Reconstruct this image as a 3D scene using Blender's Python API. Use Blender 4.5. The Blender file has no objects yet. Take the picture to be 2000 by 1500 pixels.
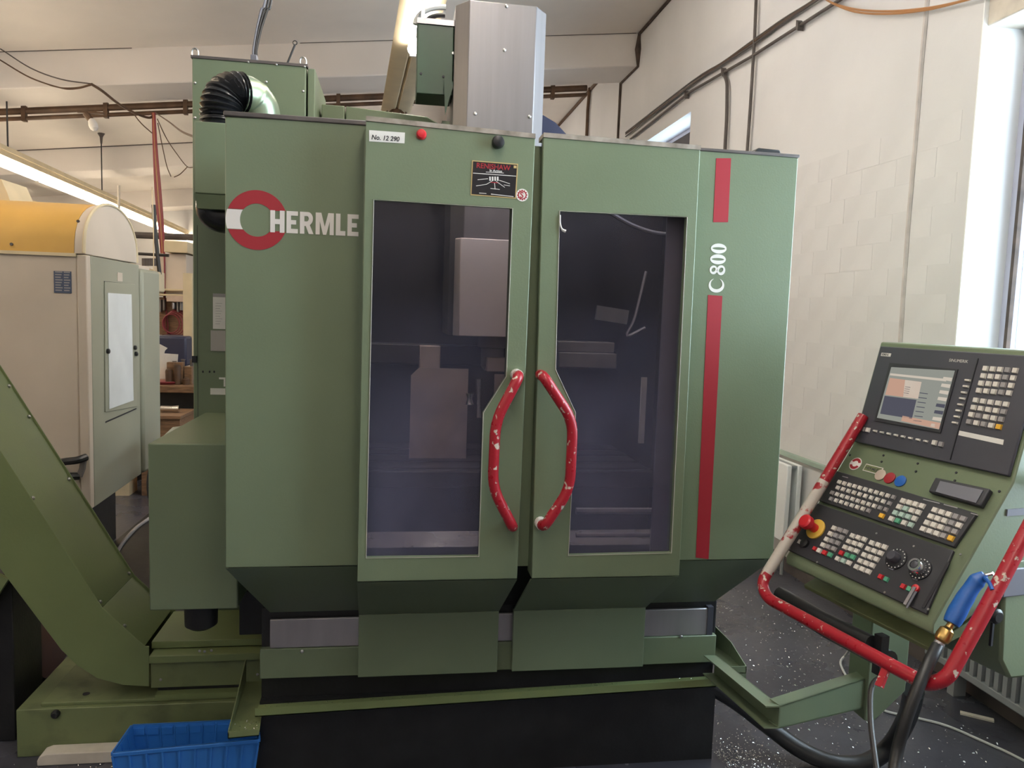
import bpy, bmesh, math, random
from mathutils import Vector, Matrix
from mathutils.geometry import tessellate_polygon
random.seed(7)
S = bpy.context.scene
COL = S.collection
PI = math.pi

# ------------------------------------------------------------------ camera
CAM_H = 1.60
YAW, PITCH, ROLL, FOC = math.radians(8.8), math.radians(-5.25), math.atan(.034), 1500.0
FW = Vector((math.sin(YAW)*math.cos(PITCH), math.cos(YAW)*math.cos(PITCH), math.sin(PITCH)))
_r = Vector((math.cos(YAW), -math.sin(YAW), 0)); _u = _r.cross(FW)
RT = _r*math.cos(ROLL) + _u*math.sin(ROLL)
UP = -_r*math.sin(ROLL) + _u*math.cos(ROLL)
CP = Vector((0, 0, CAM_H))
cam = bpy.data.cameras.new('camera'); cam.sensor_width = 36; cam.lens = FOC/2000*36
cam.clip_start = .05; cam.clip_end = 200
camo = bpy.data.objects.new('camera', cam); COL.objects.link(camo)
m = Matrix.Identity(4)
for i in range(3):
    m[i][0], m[i][1], m[i][2], m[i][3] = RT[i], UP[i], -FW[i], CP[i]
camo.matrix_world = m
S.camera = camo

# ------------------------------------------------------------------ world, exposure
SKY = (0.74, 0.87, 1.0); SKY_STRENGTH = 11.0
W = bpy.data.worlds.new('overcast_sky'); S.world = W; W.use_nodes = True
bg = W.node_tree.nodes['Background']
bg.inputs[0].default_value = (*SKY, 1); bg.inputs[1].default_value = SKY_STRENGTH
S.view_settings.view_transform = 'Standard'; S.view_settings.look = 'None'
S.view_settings.gamma = 1; S.view_settings.use_curve_mapping = False
S.view_settings.exposure = 0.92
try:
    S.cycles.use_denoising = True
    S.cycles.max_bounces = 8; S.cycles.diffuse_bounces = 5; S.cycles.glossy_bounces = 4
    S.cycles.transparent_max_bounces = 12
    S.cycles.sample_clamp_indirect = 6
    S.cycles.caustics_reflective = False; S.cycles.caustics_refractive = False
except Exception:
    pass
TUBE_E = 20.0                                     # fluorescent tube radiance
TUBE_C = (1.0, 0.84, 0.62)

# ------------------------------------------------------------------ pixel -> point on a real plane
def ray(px, py): return FW + RT*((px-1000)/FOC) + UP*((750-py)/FOC)
def aY(px, py, Y): d = ray(px, py); return CP + d*(Y/d.y)
def aX(px, py, X): d = ray(px, py); return CP + d*(X/d.x)
def aZ(px, py, Z): d = ray(px, py); return CP + d*((Z-CAM_H)/d.z)
def aP(px, py, p0, n): d = ray(px, py); return CP + d*((p0-CP).dot(n)/d.dot(n))

# ------------------------------------------------------------------ materials
def mat(name, col, rough=.5, metal=0, var=0, vscale=6, bump=0, bscale=60, col2=None, spec=.5, thr=None, stretch=None):
    """procedural paint / metal: noise between col and col2 (or a slight value change), optional bump"""
    M = bpy.data.materials.new(name); M.use_nodes = True
    nt = M.node_tree; b = nt.nodes['Principled BSDF']
    b.inputs['Base Color'].default_value = (*col, 1)
    b.inputs['Roughness'].default_value = rough; b.inputs['Metallic'].default_value = metal
    b.inputs['Specular IOR Level'].default_value = spec
    tc = nt.nodes.new('ShaderNodeTexCoord'); src = tc.outputs['Object']
    if stretch:
        mp = nt.nodes.new('ShaderNodeMapping'); mp.inputs['Scale'].default_value = stretch
        nt.links.new(src, mp.inputs[0]); src = mp.outputs[0]
    if var or col2:
        n = nt.nodes.new('ShaderNodeTexNoise'); n.inputs['Scale'].default_value = vscale; n.inputs['Detail'].default_value = 6
        nt.links.new(src, n.inputs['Vector'])
        r = nt.nodes.new('ShaderNodeValToRGB'); nt.links.new(n.outputs[0], r.inputs[0])
        if col2:
            a, c = thr or (.45, .6)
            r.color_ramp.elements[0].position = a; r.color_ramp.elements[0].color = (*col, 1)
            r.color_ramp.elements[1].position = c; r.color_ramp.elements[1].color = (*col2, 1)
        else:
            r.color_ramp.elements[0].position = .3; r.color_ramp.elements[0].color = (*[x*(1-var) for x in col], 1)
            r.color_ramp.elements[1].position = .7; r.color_ramp.elements[1].color = (*[min(1, x*(1+var)) for x in col], 1)
        nt.links.new(r.outputs[0], b.inputs['Base Color'])
        rr = nt.nodes.new('ShaderNodeMapRange'); nt.links.new(n.outputs[0], rr.inputs[0])
        rr.inputs[3].default_value = max(.02, rough-.08); rr.inputs[4].default_value = min(1, rough+.08)
        nt.links.new(rr.outputs[0], b.inputs['Roughness'])
    if bump:
        n2 = nt.nodes.new('ShaderNodeTexNoise'); n2.inputs['Scale'].default_value = bscale; n2.inputs['Detail'].default_value = 3
        nt.links.new(src, n2.inputs['Vector'])
        bp = nt.nodes.new('ShaderNodeBump'); bp.inputs['Strength'].default_value = bump; bp.inputs['Distance'].default_value = .01
        nt.links.new(n2.outputs[0], bp.inputs['Height']); nt.links.new(bp.outputs[0], b.inputs['Normal'])
    return M
def emit(name, col, s):
    M = bpy.data.materials.new(name); M.use_nodes = True; nt = M.node_tree
    nt.nodes.clear(); e = nt.nodes.new('ShaderNodeEmission'); o = nt.nodes.new('ShaderNodeOutputMaterial')
    e.inputs[0].default_value = (*col, 1); e.inputs[1].default_value = s; nt.links.new(e.outputs[0], o.inputs[0]); return M
def glass(name, tint, dirt=0.0, gloss=.5, dirtcol=(.5, .5, .55), dscale=5, rough=.03):
    """thin pane: tinted see-through + fresnel mirror + noise film of dried coolant"""
    M = bpy.data.materials.new(name); M.use_nodes = True; nt = M.node_tree; nt.nodes.clear(); L = nt.links
    o = nt.nodes.new('ShaderNodeOutputMaterial')
    t = nt.nodes.new('ShaderNodeBsdfTransparent'); t.inputs[0].default_value = (*tint, 1)
    g = nt.nodes.new('ShaderNodeBsdfGlossy'); g.inputs['Roughness'].default_value = rough; g.inputs[0].default_value = (1, 1, 1, 1)
    f = nt.nodes.new('ShaderNodeFresnel'); f.inputs[0].default_value = 1.45
    mu = nt.nodes.new('ShaderNodeMath'); mu.operation = 'MULTIPLY'; mu.inputs[1].default_value = gloss
    L.new(f.outputs[0], mu.inputs[0])
    mx = nt.nodes.new('ShaderNodeMixShader'); L.new(mu.outputs[0], mx.inputs[0]); L.new(t.outputs[0], mx.inputs[1]); L.new(g.outputs[0], mx.inputs[2])
    last = mx
    if dirt:
        tc = nt.nodes.new('ShaderNodeTexCoord')
        n = nt.nodes.new('ShaderNodeTexNoise'); n.inputs['Scale'].default_value = dscale; n.inputs['Detail'].default_value = 8
        L.new(tc.outputs['Object'], n.inputs['Vector'])
        sx = nt.nodes.new('ShaderNodeSeparateXYZ'); L.new(tc.outputs['Object'], sx.inputs[0])
        h = nt.nodes.new('ShaderNodeMapRange'); L.new(sx.outputs[2], h.inputs[0])
        h.inputs[1].default_value = .25; h.inputs[2].default_value = -.62; h.inputs[3].default_value = .06; h.inputs[4].default_value = 1
        m2 = nt.nodes.new('ShaderNodeMath'); m2.operation = 'MULTIPLY'; L.new(n.outputs[0], m2.inputs[0]); L.new(h.outputs[0], m2.inputs[1])
        m3 = nt.nodes.new('ShaderNodeMath'); m3.operation = 'MULTIPLY'; L.new(m2.outputs[0], m3.inputs[0]); m3.inputs[1].default_value = dirt
        d = nt.nodes.new('ShaderNodeBsdfDiffuse'); d.inputs[0].default_value = (*dirtcol, 1)
        mx2 = nt.nodes.new('ShaderNodeMixShader'); L.new(m3.outputs[0], mx2.inputs[0]); L.new(mx.outputs[0], mx2.inputs[1]); L.new(d.outputs[0], mx2.inputs[2])
        last = mx2
    L.new(last.outputs[0], o.inputs[0]); return M

GREEN = (.160, .200, .122)
M = dict(
    green=mat('green_paint', GREEN, .42, var=.06, vscale=2.5, bump=.04, bscale=180),
    green2=mat('conveyor_green_paint', (.175, .215, .09), .42, var=.10, vscale=3, bump=.05, bscale=120),
    dgreen=mat('dark_green_paint', (.030, .062, .034), .4, var=.2, vscale=5),
    tank=mat('stained_green_paint', (.17, .20, .09), .5, col2=(.10, .115, .055), vscale=9, thr=(.5, .75), bump=.06),
    black=mat('black_paint', (.012, .012, .013), .45, var=.3, vscale=14, bump=.08, bscale=90),
    rubber=mat('black_rubber', (.015, .015, .016), .38),
    hose=mat('black_ribbed_plastic', (.014, .014, .016), .25),
    cable=mat('dark_cable', (.02, .018, .018), .5),
    rust=mat('rusty_brown_pipe', (.10, .055, .03), .6, var=.4, vscale=8),
    dust=mat('grimy_pipe', (.09, .075, .07), .6, var=.35, vscale=8),
    steel=mat('brushed_steel', (.225, .21, .215), .46, .75, var=.07, vscale=3, stretch=(14, 14, .6)),
    steel2=mat('dull_steel_strip', (.42, .40, .42), .4, .8, var=.12, vscale=4, stretch=(3, 3, .4)),
    chrome=mat('chrome', (.75, .75, .75), .18, 1),
    bolt=mat('zinc_bolt', (.45, .44, .42), .35, .9),
    tin=mat('galvanised_duct', (.30, .36, .25), .32, .6, var=.1),
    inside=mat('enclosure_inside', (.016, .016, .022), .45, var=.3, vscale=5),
    darkiron=mat('dark_oiled_iron', (.045, .042, .045), .5, .2, var=.25, vscale=8),
    litcover=mat('lit_column_paint', (.80, .70, .66), .45, .1, var=.05, vscale=4),  # pale tone stands in for light on the lower column
    iron=mat('grey_cast_iron', (.20, .18, .17), .5, .2, var=.25, vscale=8),
    sheet=mat('stained_steel_sheet', (.55, .44, .37), .5, .3, var=.2, vscale=5),
    red=mat('red_film', (.34, .017, .028), .45),
    redpaint=mat('chipped_red_paint', (.38, .014, .026), .3, col2=(.58, .50, .42), vscale=55, thr=(.62, .65)),
    white=mat('white_print', (.72, .68, .64), .6),
    label=mat('paper_label', (.74, .72, .68), .7, var=.04, vscale=20),
    ink=mat('black_ink', (.015, .015, .02), .6),
    cream=mat('cream_paint', (.66, .55, .36), .5, var=.08),
    beige=mat('beige_machine_paint', (.60, .51, .42), .5, var=.08, vscale=2, bump=.03),
    beige_green=mat('grey_green_machine_paint', (.33, .33, .25), .4, var=.08, vscale=2),
    yellow=mat('yellow_hood_paint', (.62, .36, .085), .35, var=.10, vscale=2.5),
    wall=mat('painted_wall', (.66, .65, .65), .75, var=.05, vscale=1.6, bump=.12, bscale=14),
    brick=mat('painted_brick', (.66, .65, .65), .7, var=.05, vscale=3, bump=.10, bscale=25),
    ceil=mat('painted_ceiling', (.78, .72, .66), .8, var=.07, vscale=1.0, bump=.1, bscale=10),
    beam=mat('painted_beam', (.74, .69, .65), .75, var=.05, vscale=1.3, bump=.1, bscale=10),
    joint=mat('sooty_joint', (.07, .05, .04), .9, var=.5, vscale=9),
    mgreen=mat('pale_green_ledge', (.33, .42, .35), .6, var=.1),
    jamb=mat('white_jamb', (.85, .86, .86), .6),
    frame=mat('lilac_window_frame', (.50, .50, .60), .4, var=.06),
    floor=mat('dark_workshop_floor', (.050, .050, .064), .28, col2=(.092, .092, .114), vscale=2.2, thr=(.35, .7), bump=.12, bscale=35),
    chip=mat('bright_metal_chips', (.75, .74, .72), .25, 1),
    blue=mat('blue_plastic_bin', (.03, .165, .52), .38, var=.06, vscale=8),
    bluegrip=mat('blue_grip', (.015, .11, .42), .35),
    brass=mat('brass', (.62, .40, .14), .3, 1),
    wood=mat('worn_wood', (.23, .13, .07), .6, var=.35, vscale=12, stretch=(1, 6, 6)),
    plank=mat('pale_board', (.62, .56, .48), .7, var=.10, vscale=15),
    dgrey=mat('dark_grey_panel', (.062, .062, .078), .42, var=.06, vscale=10),
    dgrey2=mat('black_keypad_panel', (.034, .034, .040), .45, var=.08, vscale=10),
    mgrey=mat('mid_grey_plastic', (.16, .16, .19), .45),
    gasket=mat('pale_gasket', (.42, .40, .34), .6),
    wornred=mat('worn_bare_red_paint', (.55, .50, .44), .35, col2=(.36, .02, .03), vscale=22, thr=(.56, .60)),
    key=mat('white_key', (.70, .66, .60), .5),
    keyg=mat('grey_key', (.33, .31, .31), .5),
    keyy=mat('yellow_key', (.80, .45, .05), .45),
    keyr=mat('red_key', (.55, .03, .04), .4),
    keygr=mat('green_key', (.10, .36, .22), .4),
    keyc=mat('pale_green_key', (.42, .56, .50), .45),
    yring=mat('yellow_ring', (.70, .44, .06), .45),
    ered=mat('red_button', (.60, .02, .03), .3),
    navy=mat('dark_blue_steel', (.03, .035, .075), .45),
    redcable=mat('red_cable', (.24, .03, .04), .5),
    orcable=mat('orange_cable', (.42, .20, .08), .5),
    whcable=mat('white_cable', (.62, .62, .60), .5),
    radiator=mat('radiator_enamel', (.30, .31, .32), .4),
    gold=mat('gold_border', (.50, .36, .15), .4),
    plate=mat('black_sticker', (.012, .010, .012), .35),
    bluedata=mat('slate_blue_plate', (.08, .10, .16), .4),
    skin=mat('daylit_pane_paint', (.80, .82, .82), .15, var=.06, vscale=5, spec=.6),  # pale colour stands in for daylight reflected in the pane
    doorglass=glass('smoked_door_glass', (.88, .85, .88), dirt=.75, gloss=.42, dirtcol=(.20, .20, .30)),
    windowglass=glass('window_glass', (.95, .97, .97), gloss=.6),
    tube=emit('fluorescent_tube', TUBE_C, TUBE_E*.68),
    tubew=emit('fluorescent_tube_white', (1, .94, .87), TUBE_E*1.1),
    scr1=emit('screen_grey', (.33, .34, .30), .45), scr2=emit('screen_orange', (.62, .38, .28), .45),
    scr3=emit('screen_dark', (.10, .10, .13), .45), scr4=emit('screen_pale', (.62, .55, .46), .5),
)

# ------------------------------------------------------------------ mesh building
class MB:
    def __init__(s): s.v = []; s.f = []
    def add(s, vs, fs):
        o = len(s.v); s.v += [Vector(v) for v in vs]; s.f += [tuple(i+o for i in f) for f in fs]; return s
    def hexa(s, p):            # 8 points: bottom ring 0-3, top ring 4-7
        return s.add(p, [(3,2,1,0),(4,5,6,7),(0,1,5,4),(1,2,6,5),(2,3,7,6),(3,0,4,7)])
    def box(s, x0, x1, y0, y1, z0, z1):
        return s.hexa([(x0,y0,z0),(x1,y0,z0),(x1,y1,z0),(x0,y1,z0),(x0,y0,z1),(x1,y0,z1),(x1,y1,z1),(x0,y1,z1)])
    def obox(s, c, ax, ay, az, hx, hy, hz):   # oriented box, half sizes
        c = Vector(c); P = []
        for k in (-1, 1):
            for i, j in ((-1,-1),(1,-1),(1,1),(-1,1)): P.append(c+ax*hx*i+ay*hy*j+az*hz*k)
        return s.hexa(P)
    def prism(s, pts, off, holes=()):
        """polygon (3-D points) with holes, thickened by vector off"""
        off = Vector(off); loops = [[Vector(p) for p in pts]]+[[Vector(p) for p in h] for h in holes]
        flat = [p for l in loops for p in l]; n = len(flat)
        tris = tessellate_polygon(loops) if holes else None
        if holes:
            fs = [tuple(t) for t in tris]
        else:
            fs = [tuple(range(n))]
        vs = flat+[p+off for p in flat]; faces = list(fs)+[tuple(i+n for i in reversed(f)) for f in fs]
        k = 0
        for l in loops:
            c = len(l)
            for i in range(c):
                a, b = k+i, k+(i+1) % c; faces.append((b, a, a+n, b+n))
            k += c
        return s.add(vs, faces)
    def tube(s, path, r, seg=10, closed=False, cap=True):
        P = [Vector(p) for p in path]; n = len(P); R = r if isinstance(r, (list, tuple)) else [r]*n
        vs = []; t0 = None; nx = None
        for i, p in enumerate(P):
            a = P[i-1] if (i or closed) else P[0]; b = P[(i+1) % n] if (i < n-1 or closed) else P[-1]
            t = (b-a).normalized()
            if nx is None:
                up = Vector((0,0,1)) if abs(t.z) < .9 else Vector((1,0,0)); nx = t.cross(up).normalized()
            else:
                nx = (nx-t*nx.dot(t)).normalized()
            ny = t.cross(nx)
            for k in range(seg):
                an = 2*PI*k/seg; vs.append(p+(nx*math.cos(an)+ny*math.sin(an))*R[i])
        fs = []
        for i in range(n if closed else n-1):
            for k in range(seg):
                a = i*seg+k; b = i*seg+(k+1) % seg; j = ((i+1) % n)*seg
                fs.append((a, b, j+(k+1) % seg, j+k))
        if cap and not closed:
            fs.append(tuple(reversed(range(seg)))); fs.append(tuple(range((n-1)*seg, n*seg)))
        return s.add(vs, fs)
    def cyl(s, a, b, r, seg=16, r2=None): return s.tube([a, b], [r, r if r2 is None else r2], seg)
    def lathe(s, c, ax, prof, seg=20):     # prof: (radius, height along ax)
        c = Vector(c); ax = Vector(ax).normalized()
        u = ax.orthogonal().normalized(); w = ax.cross(u); vs = []; fs = []
        for r, h in prof:
            for k in range(seg):
                an = 2*PI*k/seg; vs.append(c+ax*h+(u*math.cos(an)+w*math.sin(an))*r)
        for i in range(len(prof)-1):
            for k in range(seg):
                fs.append((i*seg+k, i*seg+(k+1) % seg, (i+1)*seg+(k+1) % seg, (i+1)*seg+k))
        fs.append(tuple(reversed(range(seg)))); fs.append(tuple(range((len(prof)-1)*seg, len(prof)*seg)))
        return s.add(vs, fs)
    def face(s, pts): return s.add(pts, [tuple(range(len(pts)))])

WO = {}                                      # world origin of every object
def mesh_of(name, mb, m, org):
    me = bpy.data.meshes.new(name); me.from_pydata([v-org for v in mb.v], [], mb.f); me.update()
    bm = bmesh.new(); bm.from_mesh(me); bmesh.ops.recalc_face_normals(bm, faces=bm.faces); bm.to_mesh(me); bm.free()
    me.materials.append(m); me.shade_smooth(); me.set_sharp_from_angle(angle=math.radians(35)); return me
def obj(name, mb, m, parent=None, label=None, bevel=0, kind=None, cat=None, group=None):
    if isinstance(m, str): m = M[m]
    lo = [min(v[i] for v in mb.v) for i in range(3)]; hi = [max(v[i] for v in mb.v) for i in range(3)]
    org = Vector(((lo[0]+hi[0])/2, (lo[1]+hi[1])/2, (lo[2]+hi[2])/2 if parent else lo[2]))
    o = bpy.data.objects.new(name, mesh_of(name, mb, m, org)); COL.objects.link(o)
    put(o, org, parent)
    if bevel:
        b = o.modifiers.new('bevel', 'BEVEL'); b.width = bevel; b.segments = 2; b.limit_method = 'ANGLE'; b.angle_limit = math.radians(40)
        b.harden_normals = False
    tag(o, label, cat, group, kind); return o
def put(o, org, parent):
    if parent: o.parent = parent; o.location = org-WO[parent.name]
    else: o.location = org
    WO[o.name] = Vector(org)
def tag(o, label=None, cat=None, group=None, kind=None):
    for k, v in (('label', label), ('category', cat), ('group', group), ('kind', kind)):
        if v: o[k] = v
def thing(name, label, cat, loc, group=None):
    o = bpy.data.objects.new(name, None); COL.objects.link(o); o.empty_display_size = .1
    o.location = loc; WO[o.name] = Vector(loc); tag(o, label, cat, group); return o
def inst(name, me, mw, parent, m=None):     # shared mesh placed by a world matrix
    o = bpy.data.objects.new(name, me); COL.objects.link(o); o.parent = parent
    o.matrix_parent_inverse = Matrix.Translation(-WO[parent.name]); o.matrix_basis = mw
    WO[o.name] = mw.translation.copy()
    if m:
        o.material_slots[0].link = 'OBJECT'; o.material_slots[0].material = M[m]
    return o
def text(name, s, size, mw, parent, m, shear=0, bold=0, align='LEFT', spacing=1, sx=1):
    c = bpy.data.curves.new('t', 'FONT'); c.body = s; c.size = size; c.shear = shear; c.offset = bold
    c.align_x = align; c.space_character = spacing; c.resolution_u = 3
    t = bpy.data.objects.new('t', c); COL.objects.link(t)
    dg = bpy.context.evaluated_depsgraph_get(); me = bpy.data.meshes.new_from_object(t.evaluated_get(dg))
    bpy.data.objects.remove(t); bpy.data.curves.remove(c)
    me.materials.clear(); me.materials.append(M[m])
    return inst(name, me, mw @ Matrix.Diagonal((sx, 1, 1, 1)), parent)
def smooth(pts, n=8):                         # Catmull-Rom through the points
    P = [Vector(p) for p in pts]; P = [P[0]*2-P[1]]+P+[P[-1]*2-P[-2]]; out = []
    for i in range(1, len(P)-2):
        a, b, c, d = P[i-1:i+3]
        for k in range(n):
            t = k/n
            out.append(.5*((2*b)+(c-a)*t+(2*a-5*b+4*c-d)*t*t+(3*b-a-3*c+d)*t**3))
    out.append(P[-2]); return out
def rounded(pts, r, n=5):                     # polyline with rounded corners
    P = [Vector(p) for p in pts]; out = [P[0]]
    for i in range(1, len(P)-1):
        a = (P[i-1]-P[i]); b = (P[i+1]-P[i]); q = min(r, a.length*.45, b.length*.45)
        p0 = P[i]+a.normalized()*q; p2 = P[i]+b.normalized()*q
        for k in range(n+1):
            t = k/n; out.append(p0*(1-t)**2+P[i]*2*t*(1-t)+p2*t*t)
    out.append(P[-1]); return out
X, Yv, Z = Vector((1,0,0)), Vector((0,1,0)), Vector((0,0,1))
def frame_m(o, ax, ay, az):
    m = Matrix.Identity(4)
    for i in range(3): m[i][0], m[i][1], m[i][2], m[i][3] = ax[i], ay[i], az[i], o[i]
    return m
def front_m(x, y, z): return frame_m(Vector((x,y,z)), X, Z, -Yv)   # text frame facing the camera side (-Y)

# ================================================================== SETTING
WX, XL, YB, YF = 2.55, -9.0, 17.2, -5.0
def zc(x): return 4.36+.1135*x                 # sloping roof
obj('floor', MB().box(XL, WX+.4, YF, YB, -.1, 0), 'floor', kind='structure')
obj('ceiling', MB().hexa([(XL,YF,zc(XL)),(WX+.4,YF,zc(WX+.4)),(WX+.4,YB,zc(WX+.4)),(XL,YB,zc(XL)),
    (XL,YF,zc(XL)+.15),(WX+.4,YF,zc(WX+.4)+.15),(WX+.4,YB,zc(WX+.4)+.15),(XL,YB,zc(XL)+.15)]), 'ceil', kind='structure')
def rect_yz(x, y0, y1, z0, z1): return [(x,y0,z0),(x,y1,z0),(x,y1,z1),(x,y0,z1)]
WIN = [(.55, 3.19, 1.0, 3.95), (6.67, 8.1, 2.3, 3.43)]
wall_r = obj('wall_right', MB().prism([(WX,YF,0),(WX,YB,0),(WX,YB,zc(WX)+.1),(WX,YF,zc(WX)+.1)], (.36,0,0),
    [rect_yz(WX,*w) for w in WIN]), 'wall', kind='structure')
obj('wall_back', MB().box(XL, WX, YB, YB+.2, 0, 5), 'wall', kind='structure')
obj('wall_left', MB().box(XL-.2, XL, YF, YB, 0, 4), 'wall', kind='structure')
obj('wall_front', MB().box(XL, WX, YF-.2, YF, 0, 5), 'wall', kind='structure')
# painted-over bricks of the right wall
bm_ = MB().box(-.0009, .01, -.1485, .1485, -.0685, .0685); bme = mesh_of('brick', bm_, M['brick'], Vector((0,0,0)))
rb = random.Random(3)
for r in range(13):
    z = .85+.14*r
    for k in range(11):
        y = 3.42+.30*k+(.15 if r % 2 else 0)
        inst('brick', bme, Matrix.Translation((WX-.0002-rb.random()*.0004, y, z)) @ Matrix.Rotation(rb.uniform(-.0015,.0015), 4, 'Y'), wall_r)
# roof beams across the hall
for i, y in enumerate((-.7, 3.9, 8.29, 12.5, 16.6)):
    d = .345; w = .62
    obj('trim_%d' % (i+1), MB().hexa([(XL,y,zc(XL)-d),(WX-.002,y,zc(WX)-d),(WX-.002,y+w,zc(WX)-d),(XL,y+w,zc(XL)-d),
        (XL,y,zc(XL)+.02),(WX-.002,y,zc(WX)+.02),(WX-.002,y+w,zc(WX)+.02),(XL,y+w,zc(XL)+.02)]), 'beam', bevel=.012, kind='structure')
# dark open joint where ceiling and beams meet the right wall
e = WX-.012
def jt(n, pts, r, mt='joint'): obj(n, MB().tube([Vector(p) for p in pts], r, 6), mt, kind='structure')
jt('trim_6', [(e, 4.6, zc(WX)-.01), (e, 8.27, zc(WX)-.01), (e, 8.272, zc(WX)-.18), (e, 8.275, zc(WX)-.35), (e, 8.92, zc(WX)-.35), (e, 8.94, 3.7), (e, 8.95, 2.0)], [.014,.018,.045,.014,.018,.014,.014])
jt('trim_7', [(e, 8.93, zc(WX)-.02), (e, 12.48, zc(WX)-.02)], .022, 'rust')
jt('trim_8', [(-1, 8.28, zc(-1)-.003), (2.5, 8.28, zc(2.5)-.003)], .003, 'dust')
jt('trim_9', [(-8.5, 8.28, zc(-8.5)-.003), (-2.6, 8.28, zc(-2.6)-.003)], .004, 'dust')
jt('trim_10', [(-8.5, 12.49, zc(-8.5)-.003), (-1.4, 12.49, zc(-1.4)-.003)], .010, 'dust')
# vertical plaster seam on the right wall
sm = [aX(1812, 0, WX-.004), aX(1800, 130, WX-.004), aX(1790, 260, WX-.004), aX(1776, 420, WX-.004), aX(1766, 560, WX-.004), aX(1757, 700, WX-.004)]
obj('trim_11', MB().tube(smooth(sm, 4), .012, 6), mat('plaster_seam', (.54,.50,.48), .8, var=.2, vscale=8), kind='structure')
# windows ---------------------------------------------------------------
def window(n, y0, y1, z0, z1, bars_y, bars_z, sash=None):
    xf = WX+.215
    f = MB().prism(rect_yz(xf, y0, y1, z0, z1), (.06,0,0), [rect_yz(xf, y0+.075, y1-.075, z0+.075, z1-.075)])
    o = obj('window_%d' % n, f, 'frame', bevel=.006, kind='structure')
    ys = [y0+.075]+bars_y+[y1-.075]; zs = [z0+.075]+bars_z+[z1-.075]
    for y in bars_y: obj('mullion', MB().box(xf-.012, xf+.055, y-.035, y+.035, z0+.075, z1-.075), 'frame', o)
    for z in bars_z: obj('transom', MB().box(xf-.006, xf+.05, y0+.075, y1-.075, z-.03, z+.03), 'frame', o)
    for i in range(len(ys)-1):
        for j in range(len(zs)-1):
            obj('pane', MB().box(xf+.025, xf+.031, ys[i], ys[i+1], zs[j], zs[j+1]), 'windowglass', o)
    if n == 1:
        obj('sill', MB().box(WX-.05, xf, y0+.01, y1-.01, z0-.01, z0+.02), 'jamb', o, bevel=.005)
        obj('reveal', MB().box(WX-.002, xf, y1-.006, y1+.001, z0, z1), 'jamb', o)
        obj('sash_gasket', MB().box(xf-.02, xf, y1-.078, y1-.06, z0+.05, z1-.05), 'joint', o)
    pl = bpy.data.lights.new('portal', 'AREA'); pl.shape = 'RECTANGLE'; pl.size = y1-y0; pl.size_y = z1-z0
    pl.cycles.is_portal = True
    po = bpy.data.objects.new('window_portal', pl); COL.objects.link(po)
    po.matrix_world = frame_m(Vector((WX+.33, (y0+y1)/2, (z0+z1)/2)), Yv, Z, X)
    return o
w1 = window(1, *WIN[0], [2.35, 1.45], [2.45])
w2 = window(2, *WIN[1], [], [2.95])
obj('dark_sash', MB().box(WX+.02, WX+.16, 6.70, 8.06, 3.07, 3.27), 'dgrey', w2, bevel=.01)

# ================================================================== MACHINING CENTRE
YP, YD, YL, YS = 2.26, 2.18, 2.50, 2.54
mc = thing('machining_center', 'large green enclosed milling machine with two windowed doors and red bent handles', 'machine', (.37, 2.9, 0))
def quad_panel(name, pts, th, m, par, label=None, bevel=.003, holes=()):
    return obj(name, MB().prism(pts, th, holes), m, par, label, bevel)
pl_ = [( -.471,YP,.839),(-.075,YP,.839),(-.075,YP,2.122),(-.471,YP,2.110)]
lp = quad_panel('front_panel', pl_, (0,.03,0), 'green', mc)
rp = quad_panel('front_panel', [(.85,YP,.839),(1.222,YP,.839),(1.217,YP,2.106),(.85,YP,2.113)], (0,.03,0), 'green', mc)
for x0, x1 in ((-.471,-.445),(1.19,1.216)):
    obj('side_wall', MB().box(x0, x1, YP+.031, 3.14 if x0 < 0 else 3.5, .838, 2.10), 'green', mc, bevel=.003)
    xi = -.385 if x0 < 0 else 1.150
    xo = -.471 if x0 < 0 else 1.222
    obj('side_skirt', MB().prism([(xo,YP+.02,.838),(xi,YL+.04,.60),(xi,3.14,.60),(xo,3.14,.838)], (.012 if x0 < 0 else -.012,0,0)), 'green', mc)
# angled skirts below the panels
obj('skirt', MB().prism([(-.471,YP,.838),(-.075,YP,.838),(-.075,YL+.02,.60),(-.385,YL+.02,.60)], (0,.02,-.008)), 'green', mc)
obj('skirt', MB().prism([(.85,YP,.838),(1.222,YP,.838),(1.150,YL+.02,.60),(.85,YL+.02,.60)], (0,.02,-.008)), 'green', mc)
# trims along the top edges
obj('top_rail', MB().box(-.475, -.085, YP-.004, YP+.05, 2.112, 2.126), 'dust', mc, bevel=.003)
obj('top_rail', MB().box(.872, 1.22, YP-.004, YP+.05, 2.106, 2.116), 'dust', mc, bevel=.003)
hp = aY(1498, 298, 2.45); obj('lifting_grip', MB().prism([hp+Vector((-.055,0,-.012)), hp+Vector((.055,0,-.012)), hp+Vector((.045,0,.012)), hp+Vector((-.03,0,.014))], (0,.05,0)), 'rubber', mc, bevel=.004)
obj('roof_plate', MB().box(-.44, 1.19, YP+.05, YP+.32, 2.078, 2.095), 'green', mc)
# centre post seen in the gap between the doors
obj('centre_post', MB().box(.33, .46, YP-.015, YP+.03, .835, 2.085), 'green', mc)
obj('centre_skirt', MB().prism([(.33,YP+.03,.834),(.46,YP+.03,.834),(.46,YL+.035,.60),(.33,YL+.035,.60)], (0,.01,-.005)), 'black', mc)

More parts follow.
